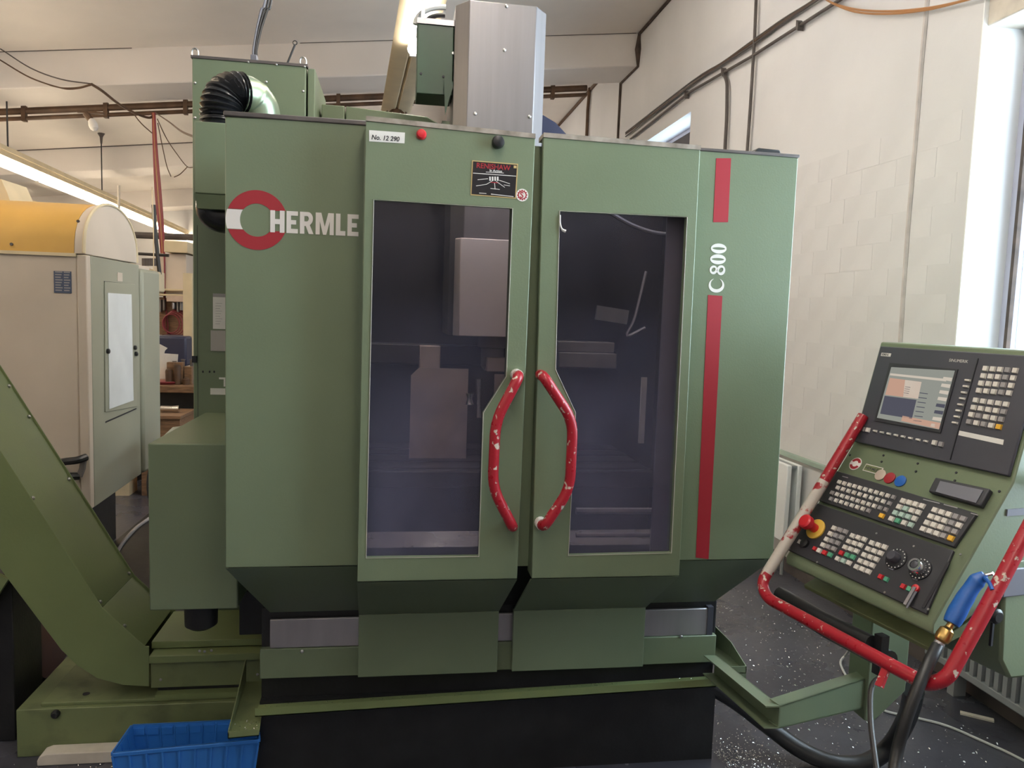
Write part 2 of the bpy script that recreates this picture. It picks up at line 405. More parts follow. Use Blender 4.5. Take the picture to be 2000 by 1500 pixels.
def door(xl0, xl1, xr0, xr1, ztl, ztr, zb, hole, low, strip):
    out = [(xl0,YD,zb),(xr0,YD,zb),(xr1,YD,ztr),(xl1,YD,ztl)]
    mb = MB().prism(out, (0,.022,0), [hole])
    mb.box(xl0, xl0+.012, YD+.0225, YP-.006, zb, min(ztl, ztr)-.002)
    mb.box(xr0-.012, xr0, YD+.0225, YP-.006, zb, min(ztl, ztr)-.002)
    mb.box(xl1+.013, xr1-.013, YD+.0225, YP-.006, min(ztl, ztr)-.016, min(ztl, ztr)-.004)
    d = obj('door', mb, 'green', mc, bevel=.0025)
    a, b = low
    sk = MB().prism([(xl0,YD,zb-.001),(xr0,YD,zb-.001),(b,YL,.592),(a,YL,.592)], (0,.02,-.006))
    obj('door_skirt', sk, 'green', d)
    obj('kick_panel', MB().box(a, b, YL, YL+.022, .376, .5915), 'green', d, bevel=.002)
    obj('top_edge', MB().prism([(xl1,YD-.003,ztl-.001),(xr1,YD-.003,ztr-.001),(xr1,YD-.003,ztr+.012),(xl1,YD-.003,ztl+.012)], (0,.075,0)), strip, d, 'worn bare top edge')
    c = sum((Vector(p) for p in hole), Vector())/len(hole)
    ph = [Vector(p)+(Vector(p)-c).normalized()*.006 for p in hole]
    ph = [(p.x, YD+.0235, p.z) for p in ph]
    obj('window_pane', MB().prism(ph, (0,.006,0)), 'doorglass', d)
    g = [Vector(p)+Vector((0,-.0005,0)) for p in hole]
    obj('window_gasket', MB().tube(g, .0014, 6, closed=True), 'gasket', d, 'pale sealing edge')
    return d
def dp(px, py, y=YD): p = aY(px, py, y); return (p.x, y, p.z)
holeL = [dp(715,1090), dp(935,1087), dp(944,806), dp(989,735), dp(1001,407), dp(730,390)]
holeR = [dp(1110,1085), dp(1311,1080), dp(1342,424), dp(1093,412), dp(1085,722), dp(1124,806)]
strip_m = mat('worn_edge', (.36,.31,.26), .6, col2=(.16,.13,.10), vscale=18, thr=(.4,.7))
dL = door(-.092, -.088, .373, .380, 2.108, 2.092, .818, holeL, (-.099, .369), strip_m)
dR = door(.416, .403, .876, .868, 2.097, 2.092, .818, holeR, (.420, .888), strip_m)
# handles: bent tube standing off the door
def handle(pts, par, tipend):
    P = [aY(x, y, YD-.055) for x, y in pts]
    P = [Vector((P[0].x, YD-.001, P[0].z))]+P+[Vector((P[-1].x, YD-.001, P[-1].z))]
    obj('handle', MB().tube(rounded(P, .045), .0155, 12), 'redpaint', par, 'bent red tube, paint chipped')
    p = P[tipend]; obj('handle_foot', MB().cyl((p.x, YD-.03, p.z), (p.x, YD, p.z), .0175, 14), 'white', par, 'bare pale metal foot')
handle([(1014,735),(968,822),(962,952),(1003,1032)], dL, 0)
handle([(1062,735),(1119,822),(1113,955),(1062,1030)], dR, -1)
# writing and marks ------------------------------------------------------
EM = YP-.0012
def disc_sector(cx, cz, y, ro, ri, k, sgn, n=24):
    a0, a1 = math.asin(k/ro), math.asin(k/ri)
    o = [(cx+ro*math.cos(t), y, cz+sgn*ro*math.sin(t)) for t in [a0+(PI-2*a0)*i/n for i in range(n+1)]]
    i_ = [(cx+ri*math.cos(t), y, cz+sgn*ri*math.sin(t)) for t in [a1+(PI-2*a1)*i/n for i in range(n+1)]]
    return o+i_[::-1]
c = aY(502, 430, YP); u = YP/1500*1.01
for sg in (1, -1):
    obj('emblem_arc', MB().prism(disc_sector(c.x, c.z, EM, 54*u, 30*u, 18.5*u, sg), (0,.001,0)), 'red', lp, 'red ring segment')
ro, ri, k = 58*u, 33*u, 17.5*u
a0, a1 = math.asin(k/ro), math.asin(k/ri)
wp = [(c.x+3*u-ro*math.cos(t), EM, c.z+ro*math.sin(t)) for t in [-a0+2*a0*i/10 for i in range(11)]]+[(c.x+3*u-ri*math.cos(t), EM, c.z+ri*math.sin(t)) for t in [a1-2*a1*i/10 for i in range(11)]]
obj('emblem_bar', MB().prism(wp, (0,.001,0)), 'white', lp, 'white ring segment')
LET = {'H': ([[(0,0),(.27,0),(.27,.38),(.55,.38),(.55,0),(.82,0),(.82,1),(.55,1),(.55,.61),(.27,.61),(.27,1),(0,1)]], .82),
 'E': ([[(0,0),(.66,0),(.66,.2),(.26,.2),(.26,.4),(.56,.4),(.56,.6),(.26,.6),(.26,.8),(.66,.8),(.66,1),(0,1)]], .66),
 'M': ([[(0,0),(.24,0),(.24,.62),(.44,0),(.63,0),(.83,.62),(.83,0),(1.07,0),(1.07,1),(.74,1),(.535,.36),(.33,1),(0,1)]], 1.07),
 'L': ([[(0,0),(.57,0),(.57,.21),(.27,.21),(.27,1),(0,1)]], .57)}
def letterR():
    o = [(0,0),(.26,0),(.26,.36),(.34,.36),(.52,0),(.80,0),(.58,.41)]
    o += [(.47+.29*math.cos(t), .70+.30*math.sin(t)) for t in [-.9+(PI/2+.9)*i/8 for i in range(9)]]+[(0,1)]
    h = [(.26,.57),(.40,.57)]+[(.40+.11*math.cos(t), .69+.12*math.sin(t)) for t in [-PI/2+PI*i/6 for i in range(1,6)]]+[(.40,.81),(.26,.81)]
    return o, h
x0 = aY(528, 452, YP); x1 = aY(700, 460, YP); hh = 40*u
tot = .82+.66+.80+1.07+.57+.66+.12*5; kx = (x1.x-x0.x)/tot; cx = x0.x; z0 = c.z-hh*.5-.001
for ch in 'HERMLE':
    if ch == 'R':
        o, h = letterR(); f = lambda q: (cx+q[0]*kx, EM-.0006, z0+q[1]*hh)
        obj('letter', MB().prism([f(q) for q in o], (0,.0012,0), [[f(q) for q in h]]), 'white', lp); w_ = .80
    else:
        ps, w_ = LET[ch]
        obj('letter', MB().prism([(cx+a*kx, EM-.0006, z0+b*hh) for a, b in ps[0]], (0,.0012,0)), 'white', lp)
    cx += (w_+.12)*kx
# right panel: red stripes and upright writing
def stripe(a, b, c_, d):
    obj('red_stripe', MB().prism([dp(*a,EM), dp(*b,EM), dp(*c_,EM), dp(*d,EM)], (0,.001,0)), 'red', rp, 'red film stripe')
stripe((1393,434),(1422,434),(1428,309),(1399,309)); stripe((1359,1089),(1384,1092),(1411,578),(1383,576))
def up_letter(px, py, w, h, kind):
    """glyph turned to read upward: local x runs up the panel, local y runs to the left"""
    c = aY(px, py, YP); s = YP/1500*1.12
    f = lambda a, b: (c.x-b*s*h/2, EM, c.z+a*s*w/2)
    N = 28
    if kind == '0':
        o = [f(math.cos(t), math.sin(t)) for t in [2*PI*i/N for i in range(N)]]; h_ = [f(.26*math.cos(t), .80*math.sin(t)) for t in [2*PI*i/N for i in range(N)]]
        obj('letter', MB().prism(o, (0,.001,0), [h_]), 'white', rp)
    elif kind == '8':
        mb = MB()
        for cy, ry, rx in ((.5,.5,.88),(-.46,.54,1)):
            o = [f(rx*math.cos(t), cy+ry*math.sin(t)) for t in [2*PI*i/N for i in range(N)]]; h_ = [f(rx*.5*math.cos(t+.25)+ (.04), cy+ry*.52*math.sin(t)) for t in [2*PI*i/N for i in range(N)]]
            mb.prism(o, (0,.001,0), [h_])
        obj('letter', mb, 'white', rp)
    else:
        o = [f(math.cos(t), math.sin(t)) for t in [.46+(2*PI-.92)*i/N for i in range(N+1)]]
        i_ = [f(.16+.84*math.cos(t)*(.82 if math.cos(t) < 0 else 1), .74*math.sin(t)) for t in [.52+(2*PI-1.04)*i/N for i in range(N+1)]]
        obj('letter', MB().prism(o+i_[::-1], (0,.001,0)), 'white', rp)
up_letter(1403.5, 485.5, 18, 30, '0'); up_letter(1402, 506.5, 18, 30, '0'); up_letter(1401, 527.5, 18, 30, '8'); up_letter(1399, 557.5, 26, 30, 'C')
# number label, sticker, round sticker, red plug, black knob on the left door
def rect_px(tl, tr, br, bl, y): return [dp(*bl, y), dp(*br, y), dp(*tr, y), dp(*tl, y)]
lab = obj('number_label', MB().prism(rect_px((721,254),(791,259),(790,280),(721,276), YD-.0012), (0,.0012,0)), 'label', dL, 'white paper label with a handwritten number')
p = aY(725, 272, YD-.0018)
text('handwriting', 'No. 12 290', .0178, front_m(p.x, p.y-.0004, p.z) @ Matrix.Rotation(-.012,4,'Z'), lab, 'ink', shear=.18, bold=.0004, sx=.92)
st = obj('sticker', MB().prism(rect_px((922,313),(1012,320),(1008,388),(919,381), YD-.0012), (0,.0012,0)), 'gold', dL, 'black sticker with gold border, red heading and a small diagram')
obj('sticker_field', MB().prism(rect_px((924,315),(1010,322),(1006,386),(921,379), YD-.0016), (0,.0006,0)), 'plate', st)
def sl(a, b, w=.0009, m_='white', y=YD-.0022):
    A, B = aY(*a, y), aY(*b, y); t = (B-A).normalized(); nrm = Vector((-t.z,0,t.x))*w
    obj('sticker_line', MB().prism([A-nrm, B-nrm, B+nrm, A+nrm], (0,.0004,0)), m_, st)
sl((924,338),(1008,344)); sl((936,377),(950,378)); sl((959,379),(1003,384))
for a, b in (((933,351),(953,349)),((930,363),(950,360)),((975,352),(996,359)),((966,357),(967,370)),((958,368),(976,370)),((984,361),(996,363)),((950,360),(962,353)),((969,354),(986,366))): sl(a, b, .0007)
for px in (957,962,967,972): sl((px,345),(px+.3,353), .0022, 'label')
sl((958,356),(974,357), .0012, 'red'); sl((949,336),(984,338), .0007)
p = aY(930, 327.5, YD-.002); text('heading', 'RENISHAW', .0195, front_m(p.x, p.y-.0004, p.z) @ Matrix.Rotation(-.02,4,'Z'), st, 'red', bold=.0003, sx=.98)
p = aY(956, 335, YD-.002); text('heading', 'In Action', .0095, front_m(p.x, p.y-.0004, p.z) @ Matrix.Rotation(-.02,4,'Z'), st, 'label', bold=.0002)
p = aY(1006, 326.5, YD-.002); obj('sticker_logo', MB().box(p.x-.004, p.x+.004, p.y-.0004, p.y, p.z-.003, p.z+.004), 'gold', st)
p = aY(1020, 381, YD-.0016)
rs = obj('round_sticker', MB().lathe(p, -Yv, [(.0175,-.001),(.0175,0)], 28), 'label', dL, 'round white sticker with a red toothed ring')
tv = [(p.x+(.0148 if i % 4 < 2 else .0122)*math.cos(2*PI*i/48), p.y-.0004, p.z+(.0148 if i % 4 < 2 else .0122)*math.sin(2*PI*i/48)) for i in range(48)]
obj('toothed_ring', MB().prism(tv, (0,.0004,0), [[(p.x+.0095*math.cos(2*PI*i/32), p.y-.0004, p.z+.0095*math.sin(2*PI*i/32)) for i in range(32)]]), 'red', rs)
text('monogram', 'S', .023, front_m(p.x-.0068, p.y-.0008, p.z-.0078), rs, 'red', bold=.0006)
p = aY(823, 263, YD); obj('red_plug', MB().lathe(p, -Yv, [(.014,0),(.014,.006),(.010,.012),(.004,.013)], 20), 'ered', dL, 'red plastic plug')
p = aY(972, 279, YD); obj('black_knob', MB().lathe(p, -Yv, [(.017,0),(.018,.012),(.015,.022),(.006,.025)], 20), 'rubber', dL, 'black rubber buffer')
cl = [dp(1094,420,YD-.004), dp(1094,436,YD-.004), dp(1098,448,YD-.006), dp(1105,452,YD-.008)]
obj('loose_seal', MB().tube(smooth(cl,4), [.0022]*8+[.003,.004,.004,.0045,.0045], 6), 'white', dR, 'loose white end of the window seal')
# grime / bare patch on the right door
# lower body: steel strip, green strip, black base ------------------------
obj('steel_strip', MB().box(-.388, 1.153, YS, YS+.012, .468, .566), 'steel2', mc, bevel=.002)
obj('strip_end', MB().box(1.135, 1.156, YS-.003, YS+.03, .466, .572), 'dgrey', mc)
obj('green_strip', MB().box(-.419, 1.171, YS-.006, YS+.02, .366, .4675), 'green', mc, bevel=.003)
base = obj('base', MB().box(-.418, 1.178, YS+.02, 3.15, 0, .60), 'black', mc, 'black welded machine base', bevel=.004)
obj('kick_plate', MB().box(-.418, 1.1785, YS-.01, YS+.0195, 0, .29), 'black', mc, 'flaking black base plate')
for px, py in ((590,1272),(1330,1243)):
    p = aY(px, py, YS-.006); obj('bolt', MB().lathe(p, -Yv, [(.006,0),(.006,.004),(.003,.006)], 10), 'bolt', mc)
# chip gutter falling to the left, with spout over the bin
g0 = Vector((-.42, 2.455, .279)); g1 = Vector((1.20, 2.455, .316))
def strip3(a, b, dy, dz): return [a, b, b+Vector((0,dy,dz)), a+Vector((0,dy,dz))]
gm = MB(); gm.prism(strip3(g0, g1, 0, .028), (0,.003,0)); gm.prism(strip3(g0, g1, .072, 0), (0,0,.003))
gm.prism([g1, g1+Vector((0,.075,0)), g1+Vector((0,.075,.05)), g1+Vector((0,0,.03))], (-.003,0,0))
gt = obj('chip_gutter', gm, 'green2', mc, 'narrow green gutter falling to the left')
s0 = Vector((-.535, 2.40, .245))
sp = MB(); sp.prism([(-.495,2.41,.235),(-.40,2.41,.240),(-.40,2.41,.262),(-.495,2.41,.257)], (0,.003,0))
sp.prism([(-.495,2.41,.235),(-.40,2.41,.240),(-.425,2.70,.275),(-.495,2.70,.275)], (0,0,.003))
sp.prism([(-.495,2.41,.235),(-.495,2.70,.275),(-.495,2.70,.36),(-.495,2.41,.257)], (.003,0,0))
obj('gutter_spout', sp, 'tank', gt, 'short open spout above the blue bin')
# tray on the right side of the base
tr = MB(); tr.prism([(1.181,2.47,.352),(1.262,2.47,.352),(1.262,2.60,.352),(1.21,2.83,.352),(1.181,2.83,.352)], (0,0,.003))
tr.prism([(1.181,2.47,.332),(1.262,2.47,.332),(1.262,2.47,.378),(1.181,2.47,.378)], (0,.003,0))
tr.prism([(1.262,2.47,.352),(1.262,2.60,.352),(1.262,2.60,.41),(1.262,2.47,.378)], (-.003,0,0))
tr.prism([(1.262,2.60,.352),(1.21,2.83,.352),(1.21,2.83,.46),(1.262,2.60,.41)], (-.003,0,0))
obj('drip_tray', tr, 'green', mc)
# coolant side housing on the left and the motor beneath
obj('side_housing', MB().box(-.736, -.473, 2.45, 3.17, .642, 1.168), 'green', mc, bevel=.004)
mx_ = aY(393, 1210, 2.62).x
obj('pump_motor', MB().lathe((mx_,2.62,.515), Z, [(.035,0),(.052,.012),(.055,.126)], 20), 'black', mc)
obj('pump_bracket', MB().box(-.52, -.4195, 2.72, 3.05, .44, .60), 'black', mc, bevel=.003)
obj('housing_cable', MB().tube(smooth([(-.74,2.62,1.10),(-.77,2.6,1.05),(-.77,2.6,.96),(-.74,2.62,.9)],5), .012, 8), 'cable', mc)
# spindle column with chamfered sides rising through the roof -------------
def col_profile(x0, x1, ch, y, d): return [(x0,y+ch*1.3), (x0+ch,y), (x1-ch,y), (x1,y+ch*1.3), (x1,y+d), (x0,y+d)]
pr = col_profile(.200, .541, .047, 2.9, .42)
zt = 2.728
cm = MB().prism([(a,b,1.51) for a, b in pr], (0,0,zt-1.51))
colo = obj('spindle_column', cm, 'steel', mc, 'brushed steel cover of the vertical axis', bevel=.003)
for px, py in ((985,98),(928,222),(1034,228),(989,12)):
    p = aY(px, py, 2.9); obj('bolt', MB().lathe(p, -Yv, [(.006,0),(.006,.003),(.003,.005)], 10), 'bolt', colo)
hx0 = aY(888, 570, 2.85).x; obj('lit_column_face', MB().prism([(hx0,2.885,1.51),(hx0+.018,2.85,1.51),(.53,2.85,1.51),(.548,2.885,1.51),(.548,2.899,1.51),(hx0,2.899,1.51)], (0,0,.36)), 'litcover', colo, 'paler face added where the column looks lit', bevel=.003)  # added shell, painted paler so the column reads as lit here
sd = aY(965, 655, 2.98); sz = 1.51
sdl = MB().lathe((sd.x, 3.02, sz-.14), Z, [(.03,0),(.045,.02),(.045,.09),(.06,.095),(.06,.14)], 20)
obj('spindle_nose', sdl, 'iron', colo); p = aY(968, 708, 2.96); obj('spindle_block', MB().box(p.x-.035, p.x+.04, 2.95, 3.02, p.z-.035, p.z+.02), 'sheet', colo, bevel=.003)
# cable carrier left of the column
ca = aY(813, 163, 3.02); cb = aY(895, 40, 3.02)
cc = obj('carrier_box', MB().box(ca.x, .198, 3.0, 3.16, 2.412, 2.665), 'dgreen', mc, 'dark green sheet box beside the column', bevel=.003)
obj('box_rim', MB().box(ca.x-.002, .2, 2.995, 3.16, 2.665, 2.685), 'steel2', cc)
obj('rim_post', MB().box(ca.x+.012, ca.x+.026, 3.0, 3.03, 2.685, 2.80), 'steel2', cc)
p = aY(873, 163, 2.99); obj('sheet_spike', MB().prism([(p.x-.012,2.985,2.46),(p.x+.03,2.985,2.46),(p.x+.012,2.985,2.405),(p.x-.004,2.985,2.335)], (0,.003,0)), 'dgreen', cc)
for k, r in enumerate((.10, .075, .055)):
    q = Vector((.165, 3.05+.03*k, 2.675)); pts = [q+Vector((-r*1.1*math.sin(t), 0, r*.75*math.cos(t))) for t in [PI/2*.98-i*PI/2/8 for i in range(9)]]
    obj('carrier_cable', MB().tube(pts, .011-.002*k, 8), 'whcable' if k == 0 else 'cable', cc)
for px, py in ((822,144),(866,150),(885,104)):
    p = aY(px, py, 3.0); obj('bolt', MB().lathe(p, -Yv, [(.005,0),(.005,.003)], 8), 'ink' if py > 120 else 'bolt', cc)
# green housings on top behind the cabin
a = aY(628, 203, 3.35); b = aY(835, 228, 3.35); c_ = aY(872, 250, 3.35); s_ = aY(674, 207, 3.35)
obj('rear_housing', MB().prism([(s_.x+.004,3.35,2.12),(c_.x,3.35,2.12),(c_.x,3.35,c_.z),(b.x,3.35,b.z),(s_.x+.004,3.35,s_.z)], (0,.35,0)), 'green', mc, bevel=.004)
obj('rear_housing', MB().prism([(a.x,3.35,2.12),(s_.x-.002,3.35,2.12),(s_.x-.002,3.35,s_.z),(a.x,3.35,a.z)], (0,.35,0)), 'green', mc, bevel=.004)
obj('rear_bracket', MB().box(.165, .195, 3.05, 3.15, 2.1, 2.33), 'green', mc)
# dark blue canvas seen right of the column
p = aY(1072, 235, 3.4); obj('bellows', MB().prism([(p.x-.05,3.4,2.1),(p.x+.09,3.4,2.1),(p.x+.085,3.4,2.39),(p.x+.03,3.4,2.44),(p.x-.05,3.4,2.48)], (0,.2,0)), 'navy', mc)
# interior ---------------------------------------------------------------
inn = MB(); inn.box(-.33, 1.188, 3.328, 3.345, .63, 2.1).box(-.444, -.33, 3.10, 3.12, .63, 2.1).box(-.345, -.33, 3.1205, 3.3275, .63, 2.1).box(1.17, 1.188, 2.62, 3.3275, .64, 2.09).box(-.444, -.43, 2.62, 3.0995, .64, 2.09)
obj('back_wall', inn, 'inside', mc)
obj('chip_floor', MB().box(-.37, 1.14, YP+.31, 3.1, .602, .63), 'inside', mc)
obj('work_table', MB().box(-.30, .95, 2.66, 3.25, .98, 1.04), 'darkiron', mc, bevel=.006)
for k in range(4):
    obj('table_slot', MB().box(-.30, .95, 2.70+.13*k, 2.722+.13*k, 1.038, 1.042), 'ink', mc)
p0 = aY(725, 668, 3.3); p1 = aY(862, 710, 3.3)
obj('cross_beam', MB().box(p0.x-.08, .95, 3.2, 3.32, p1.z, p0.z), 'darkiron', mc, bevel=.006)
p0 = aY(818, 672, 3.28); obj('clamp_block', MB().box(p0.x, p0.x+.085, 3.15, 3.199, p0.z-.10, p0.z), 'sheet', mc, bevel=.004)
p0 = aY(803, 718, 2.9); p1 = aY(910, 900, 2.9)
obj('guard_sheet', MB().prism([(p0.x,2.9,p1.z),(p1.x,2.9,p1.z),(p1.x,2.9,p0.z),(p0.x+.03,2.9,p0.z),(p0.x,2.9,p0.z-.03)], (0,.01,0)), 'sheet', mc)
p0 = aY(965, 730, 2.95); obj('guard_sheet', MB().box(p0.x, p0.x+.14, 2.93, 2.94, 1.10, p0.z), 'sheet', mc)
for px, a_, b_, r in ((935,740,815,.012),(917,768,790,.016)):
    u0, u1 = aY(px, a_, 2.8), aY(px, b_, 2.8); obj('probe_rod', MB().tube([u0, (u0+u1)/2, u1], [r, r*.6, r], 10), 'chrome', mc)
p0 = aY(1092, 688, 3.1); p1 = aY(1204, 720, 3.1); obj('vice', MB().box(p0.x, p1.x, 3.1, 3.25, p1.z, p0.z).box(p0.x, p1.x, 3.14, 3.25, p0.z, p0.z+.045), 'iron', mc, bevel=.004)
pc = aY(1195, 615, 3.2); obj('nozzle_plate', MB().obox(pc, Vector((1,0,-.12)).normalized(), Yv, Vector((.12,0,1)).normalized(), .07, .01, .03), 'steel2', mc)
obj('coolant_pipe', MB().tube(smooth([aY(1262,530,3.2), aY(1240,620,3.2), aY(1225,655,3.2), aY(1260,640,3.2)],5), .007, 8), 'steel2', mc)
p0 = aY(1254, 737, 2.7); p1 = aY(1266, 866, 2.7); obj('seal_strip', MB().box(p0.x, p0.x+.02, 2.7, 2.71, p1.z, p0.z), 'white', mc)
p0 = aY(1300, 430, YD+.08); obj('door_lining', MB().box(p0.x, .855, YD+.065, YD+.072, .86, 2.06), 'mgrey', mc)
for py, r in ((998,.011),(1045,.008)):
    a_, b_ = aY(1125, py, 2.35), aY(1285, py, 2.35); obj('wiper_rail', MB().tube([a_, b_], r, 8), 'steel2', mc)
obj('curved_tube', MB().tube(smooth([aY(1190,415,2.9), aY(1235,440,2.9), aY(1280,455,2.9), aY(1320,458,2.9)],5), .008, 8), 'mgrey', mc)  # grey tube curving behind the top of the right window

# ================================================================== CONTROL CABINET behind the machine
cy0 = 3.18; cx0, cx1, cz1 = aY(375,113,cy0).x, aY(598,130,cy0).x, aY(500,122,cy0).z
cab = thing('control_cabinet', 'tall green control cabinet behind the milling machine with black hose elbow', 'cabinet', (-.58, 3.4, 0))
obj('cabinet_body', MB().box(cx0, cx1, cy0, 3.66, 0, cz1), 'green', cab, bevel=.004)
obj('side_door', MB().box(cx1+.006, cx1+.034, cy0+.004, 3.65, .75, cz1-.005), 'green', cab, bevel=.003)
obj('top_lip', MB().box(cx0-.004, cx1+.006, cy0-.004, cy0+.03, cz1-.002, cz1+.008), 'dust', cab)
for px in (381, 592):
    p = aY(px, 110, 3.22); pts = [(p.x+.012*math.cos(t), 3.22, cz1+.028+.018*math.sin(t)) for t in [2*PI*i/14 for i in range(14)]]
    obj('lifting_eye', MB().tube(pts, .004, 6, closed=True).cyl((p.x,3.22,cz1),(p.x,3.22,cz1+.012),.006,8), 'bolt', cab)
p = aY(497, 118, 3.25); gb = obj('cable_gland', MB().box(p.x-.012, p.x+.012, 3.23, 3.27, cz1, cz1+.045), 'mgrey', cab, bevel=.003)
for k, dx in enumerate((-.004, .004, .008)):
    top = aY(520+6*k, -10, 3.28); q = Vector((p.x+dx, 3.25, cz1+.04))
    obj('supply_cable', MB().tube(smooth([q, q+Vector((0,0,.03)), aY(501+4*k,60,3.26), aY(510+6*k,20,3.27), top, top+Vector((.06,.05,.5)), Vector((top.x+.1,top.y+.1,zc(top.x+.1)-.004))],6), .005, 8), 'cable' if k else 'mgrey', gb)
a = aY(556, 125, 3.25); b = aY(576, 90, 3.25)
obj('wire_stay', MB().tube([(a.x,3.25,cz1), (b.x,3.25,cz1+.10)], .004, 6).tube([(b.x+.008*math.cos(t),3.25,cz1+.108+.008*math.sin(t)) for t in [2*PI*i/10 for i in range(10)]], .002, 5, closed=True), 'cable', cab)
# bolts along the edge
for px, py in ((381,162),(381,230),(485,121),(540,126),(595,130),(592,178),(520,160)):
    p = aY(px, py, cy0); obj('bolt', MB().lathe((p.x, cy0, p.z), -Yv, [(.005,0),(.005,.003),(.002,.005)], 8), 'bolt', cab)
# ducting
a = aY(379, 236, 2.78); b = aY(470, 382, 2.78)
db = obj('duct_box', MB().box(a.x, b.x, 2.78, cy0-.001, b.z, a.z), 'green', cab, bevel=.004)
l = aY(380, 405, 2.78); obj('duct_funnel', MB().prism([(a.x,2.78,b.z-.001),(b.x,2.78,b.z-.001),(b.x,2.80,l.z),(a.x+.005,2.80,l.z)], (0,.36,0)), 'green', db)
U = 2.85/1500
hc = [aY(432, 262, 2.87), aY(432, 232, 2.87), aY(433, 208, 2.87), aY(440, 190, 2.88), aY(456, 181, 2.90), aY(472, 182, 2.92)]
path = smooth(hc, 12); L_ = len(path)
rad = [.067+.0055*math.sin(2*PI*i/4.2) for i in range(L_)]
obj('flexible_hose', MB().tube(path, rad, 24), 'hose', db, 'black ribbed hose elbow')
mp = smooth([aY(470,182,2.92), aY(487,188,2.94), aY(502,202,2.96), aY(510,220,2.97), aY(512,260,2.98)], 6)
obj('metal_elbow', MB().tube(mp, [.066]*8+[.0675,.0685,.0675]+[.066]*(len(mp)-11), 24), 'tin', db, 'shiny segmented metal elbow')
lo_ = smooth([aY(415,395,2.88), aY(417,415,2.88), aY(440,425,2.88), aY(475,420,2.88)],5)
obj('flexible_hose', MB().tube(lo_, .055, 20), 'hose', db)
# papers and plates on the lower front
def cab_rect(n, a, b, m_, lab=None, th=.002, par=cab):
    p, q = aY(*a, cy0), aY(*b, cy0); return obj(n, MB().box(p.x, q.x, cy0-th, cy0, q.z, p.z), m_, par, lab)
pp = cab_rect('paper_sheet', (416,573), (446,643), 'label', 'narrow printed paper sheet')
cab_rect('sheet_header', (416,573), (446,581), 'keyg', None, .0026, pp)
for i in range(9): cab_rect('print_line', (421,592+5*i), (434-(i%3)*2,593+5*i), 'keyg', None, .0024, pp)
cab_rect('plate_holder', (412,645), (446,686), mat('clear_holder', (.42,.39,.36), .3), 'clear document holder', .006)
cab_rect('maker_plate', (411,758), (446,771), 'label', 'small white plate')
cab_rect('bracket_label', (428,737), (446,741), 'label'); cab_rect('bracket_label', (437,741), (446,755), 'label')
for px in (395, 408, 417): cab_rect('rivet', (px,724), (px+3,728), 'ink')
cab_rect('latch', (376,695), (385,708), 'ink', None, .01)
cab_rect('door_seam', (385,440), (387,815), 'ink', None, .001)

# ================================================================== CHIP CONVEYOR
YC, YC2 = 2.80, 3.14
cv = thing('chip_conveyor', 'green chip conveyor rising to the left over the low coolant tank', 'conveyor', (-.9, 2.97, .19))
def cvp(px, py, y=YC): p = aY(px, py, y); return Vector((p.x, y, p.z))
side = [cvp(291,1262), cvp(291,1341), cvp(240,1338), cvp(190,1325), cvp(150,1299), cvp(120,1270), cvp(16,1132), cvp(-150,905), cvp(-110,712), cvp(0,879), cvp(200,1187), cvp(283,1262)]
obj('side_sheet', MB().prism(side, (0,.004,0)), 'green2', cv, bevel=.0015)
obj('side_sheet', MB().prism([p+Vector((0,YC2-YC-.004,0)) for p in side], (0,.004,0)), 'green2', cv)
top = [side[8], side[9], side[10], side[11]]
for i, (a, b) in enumerate(zip(top[:-1], top[1:])):
    nrm = Vector((b.z-a.z, 0, -(b.x-a.x))).normalized()
    if nrm.z < 0: nrm = -nrm
    off = Vector((0, YC2-YC-.010, 0)); a_ = a+Vector((0,.005,0))-nrm*.006; b_ = b+Vector((0,.005,0))-nrm*.006
    obj('top_cover', MB().prism([a_, b_, b_+off, a_+off], -nrm*.004), 'green2', cv)
    for t in ((.35,.75) if i == 0 else (.3,.97) if i == 1 else (.5,)):
        q = a_.lerp(b_, t); obj('cover_bolt', MB().lathe(q+Vector((0,.012,0)), nrm, [(.007,0),(.007,.005),(.004,.008)], 8), 'bolt', cv)
        obj('cover_bolt', MB().lathe(q+Vector((0,YC2-YC-.03,0)), nrm, [(.007,0),(.007,.005),(.004,.008)], 8), 'bolt', cv)
bot = side[1:8]
for a, b in zip(bot[:-1], bot[1:]):
    obj('bottom_cover', MB().prism([a+Vector((0,.005,0)), b+Vector((0,.005,0)), b+Vector((0,YC2-YC-.005,0)), a+Vector((0,YC2-YC-.005,0))], (0,0,.004)), 'green2', cv)
x0_, x1_ = cvp(293,1300).x, -.419
zz = lambda py: aY(400, py, YC).z
obj('top_flange', MB().box(x0_, x1_, YC-.012, YC+.05, zz(1290), zz(1276)), 'green2', cv, bevel=.002)
obj('top_flange', MB().box(x0_-.01, x1_, YC+.052, YC2, zz(1276), zz(1262)), 'green2', cv, bevel=.002)
obj('side_channel', MB().box(x0_, x1_, YC+.010, YC2-.01, zz(1342), zz(1290)-.0005), 'tank', cv)
obj('bottom_flange', MB().box(x0_+.02, x1_, YC-.015, YC+.02, zz(1360), zz(1350)), 'green2', cv)
obj('bottom_flange', MB().box(x0_+.02, x1_, YC+.021, YC2-.02, zz(1356), zz(1343)-.001), 'black', cv)
for px, py in ((390,1271),(400,1272),(413,1270),(314,1327),(503,1317)):
    p = cvp(px, py, YC-.013); obj('bolt', MB().lathe(p, -Yv, [(.005,0),(.005,.003),(.002,.004)], 8), 'bolt', cv)
a = cvp(16, 1132); obj('support_bracket', MB().prism([a, a+Vector((-.16,0,-.26)), a+Vector((-.26,0,-.26)), a+Vector((-.20,0,.10))], (0,.02,0)), 'green2', cv)
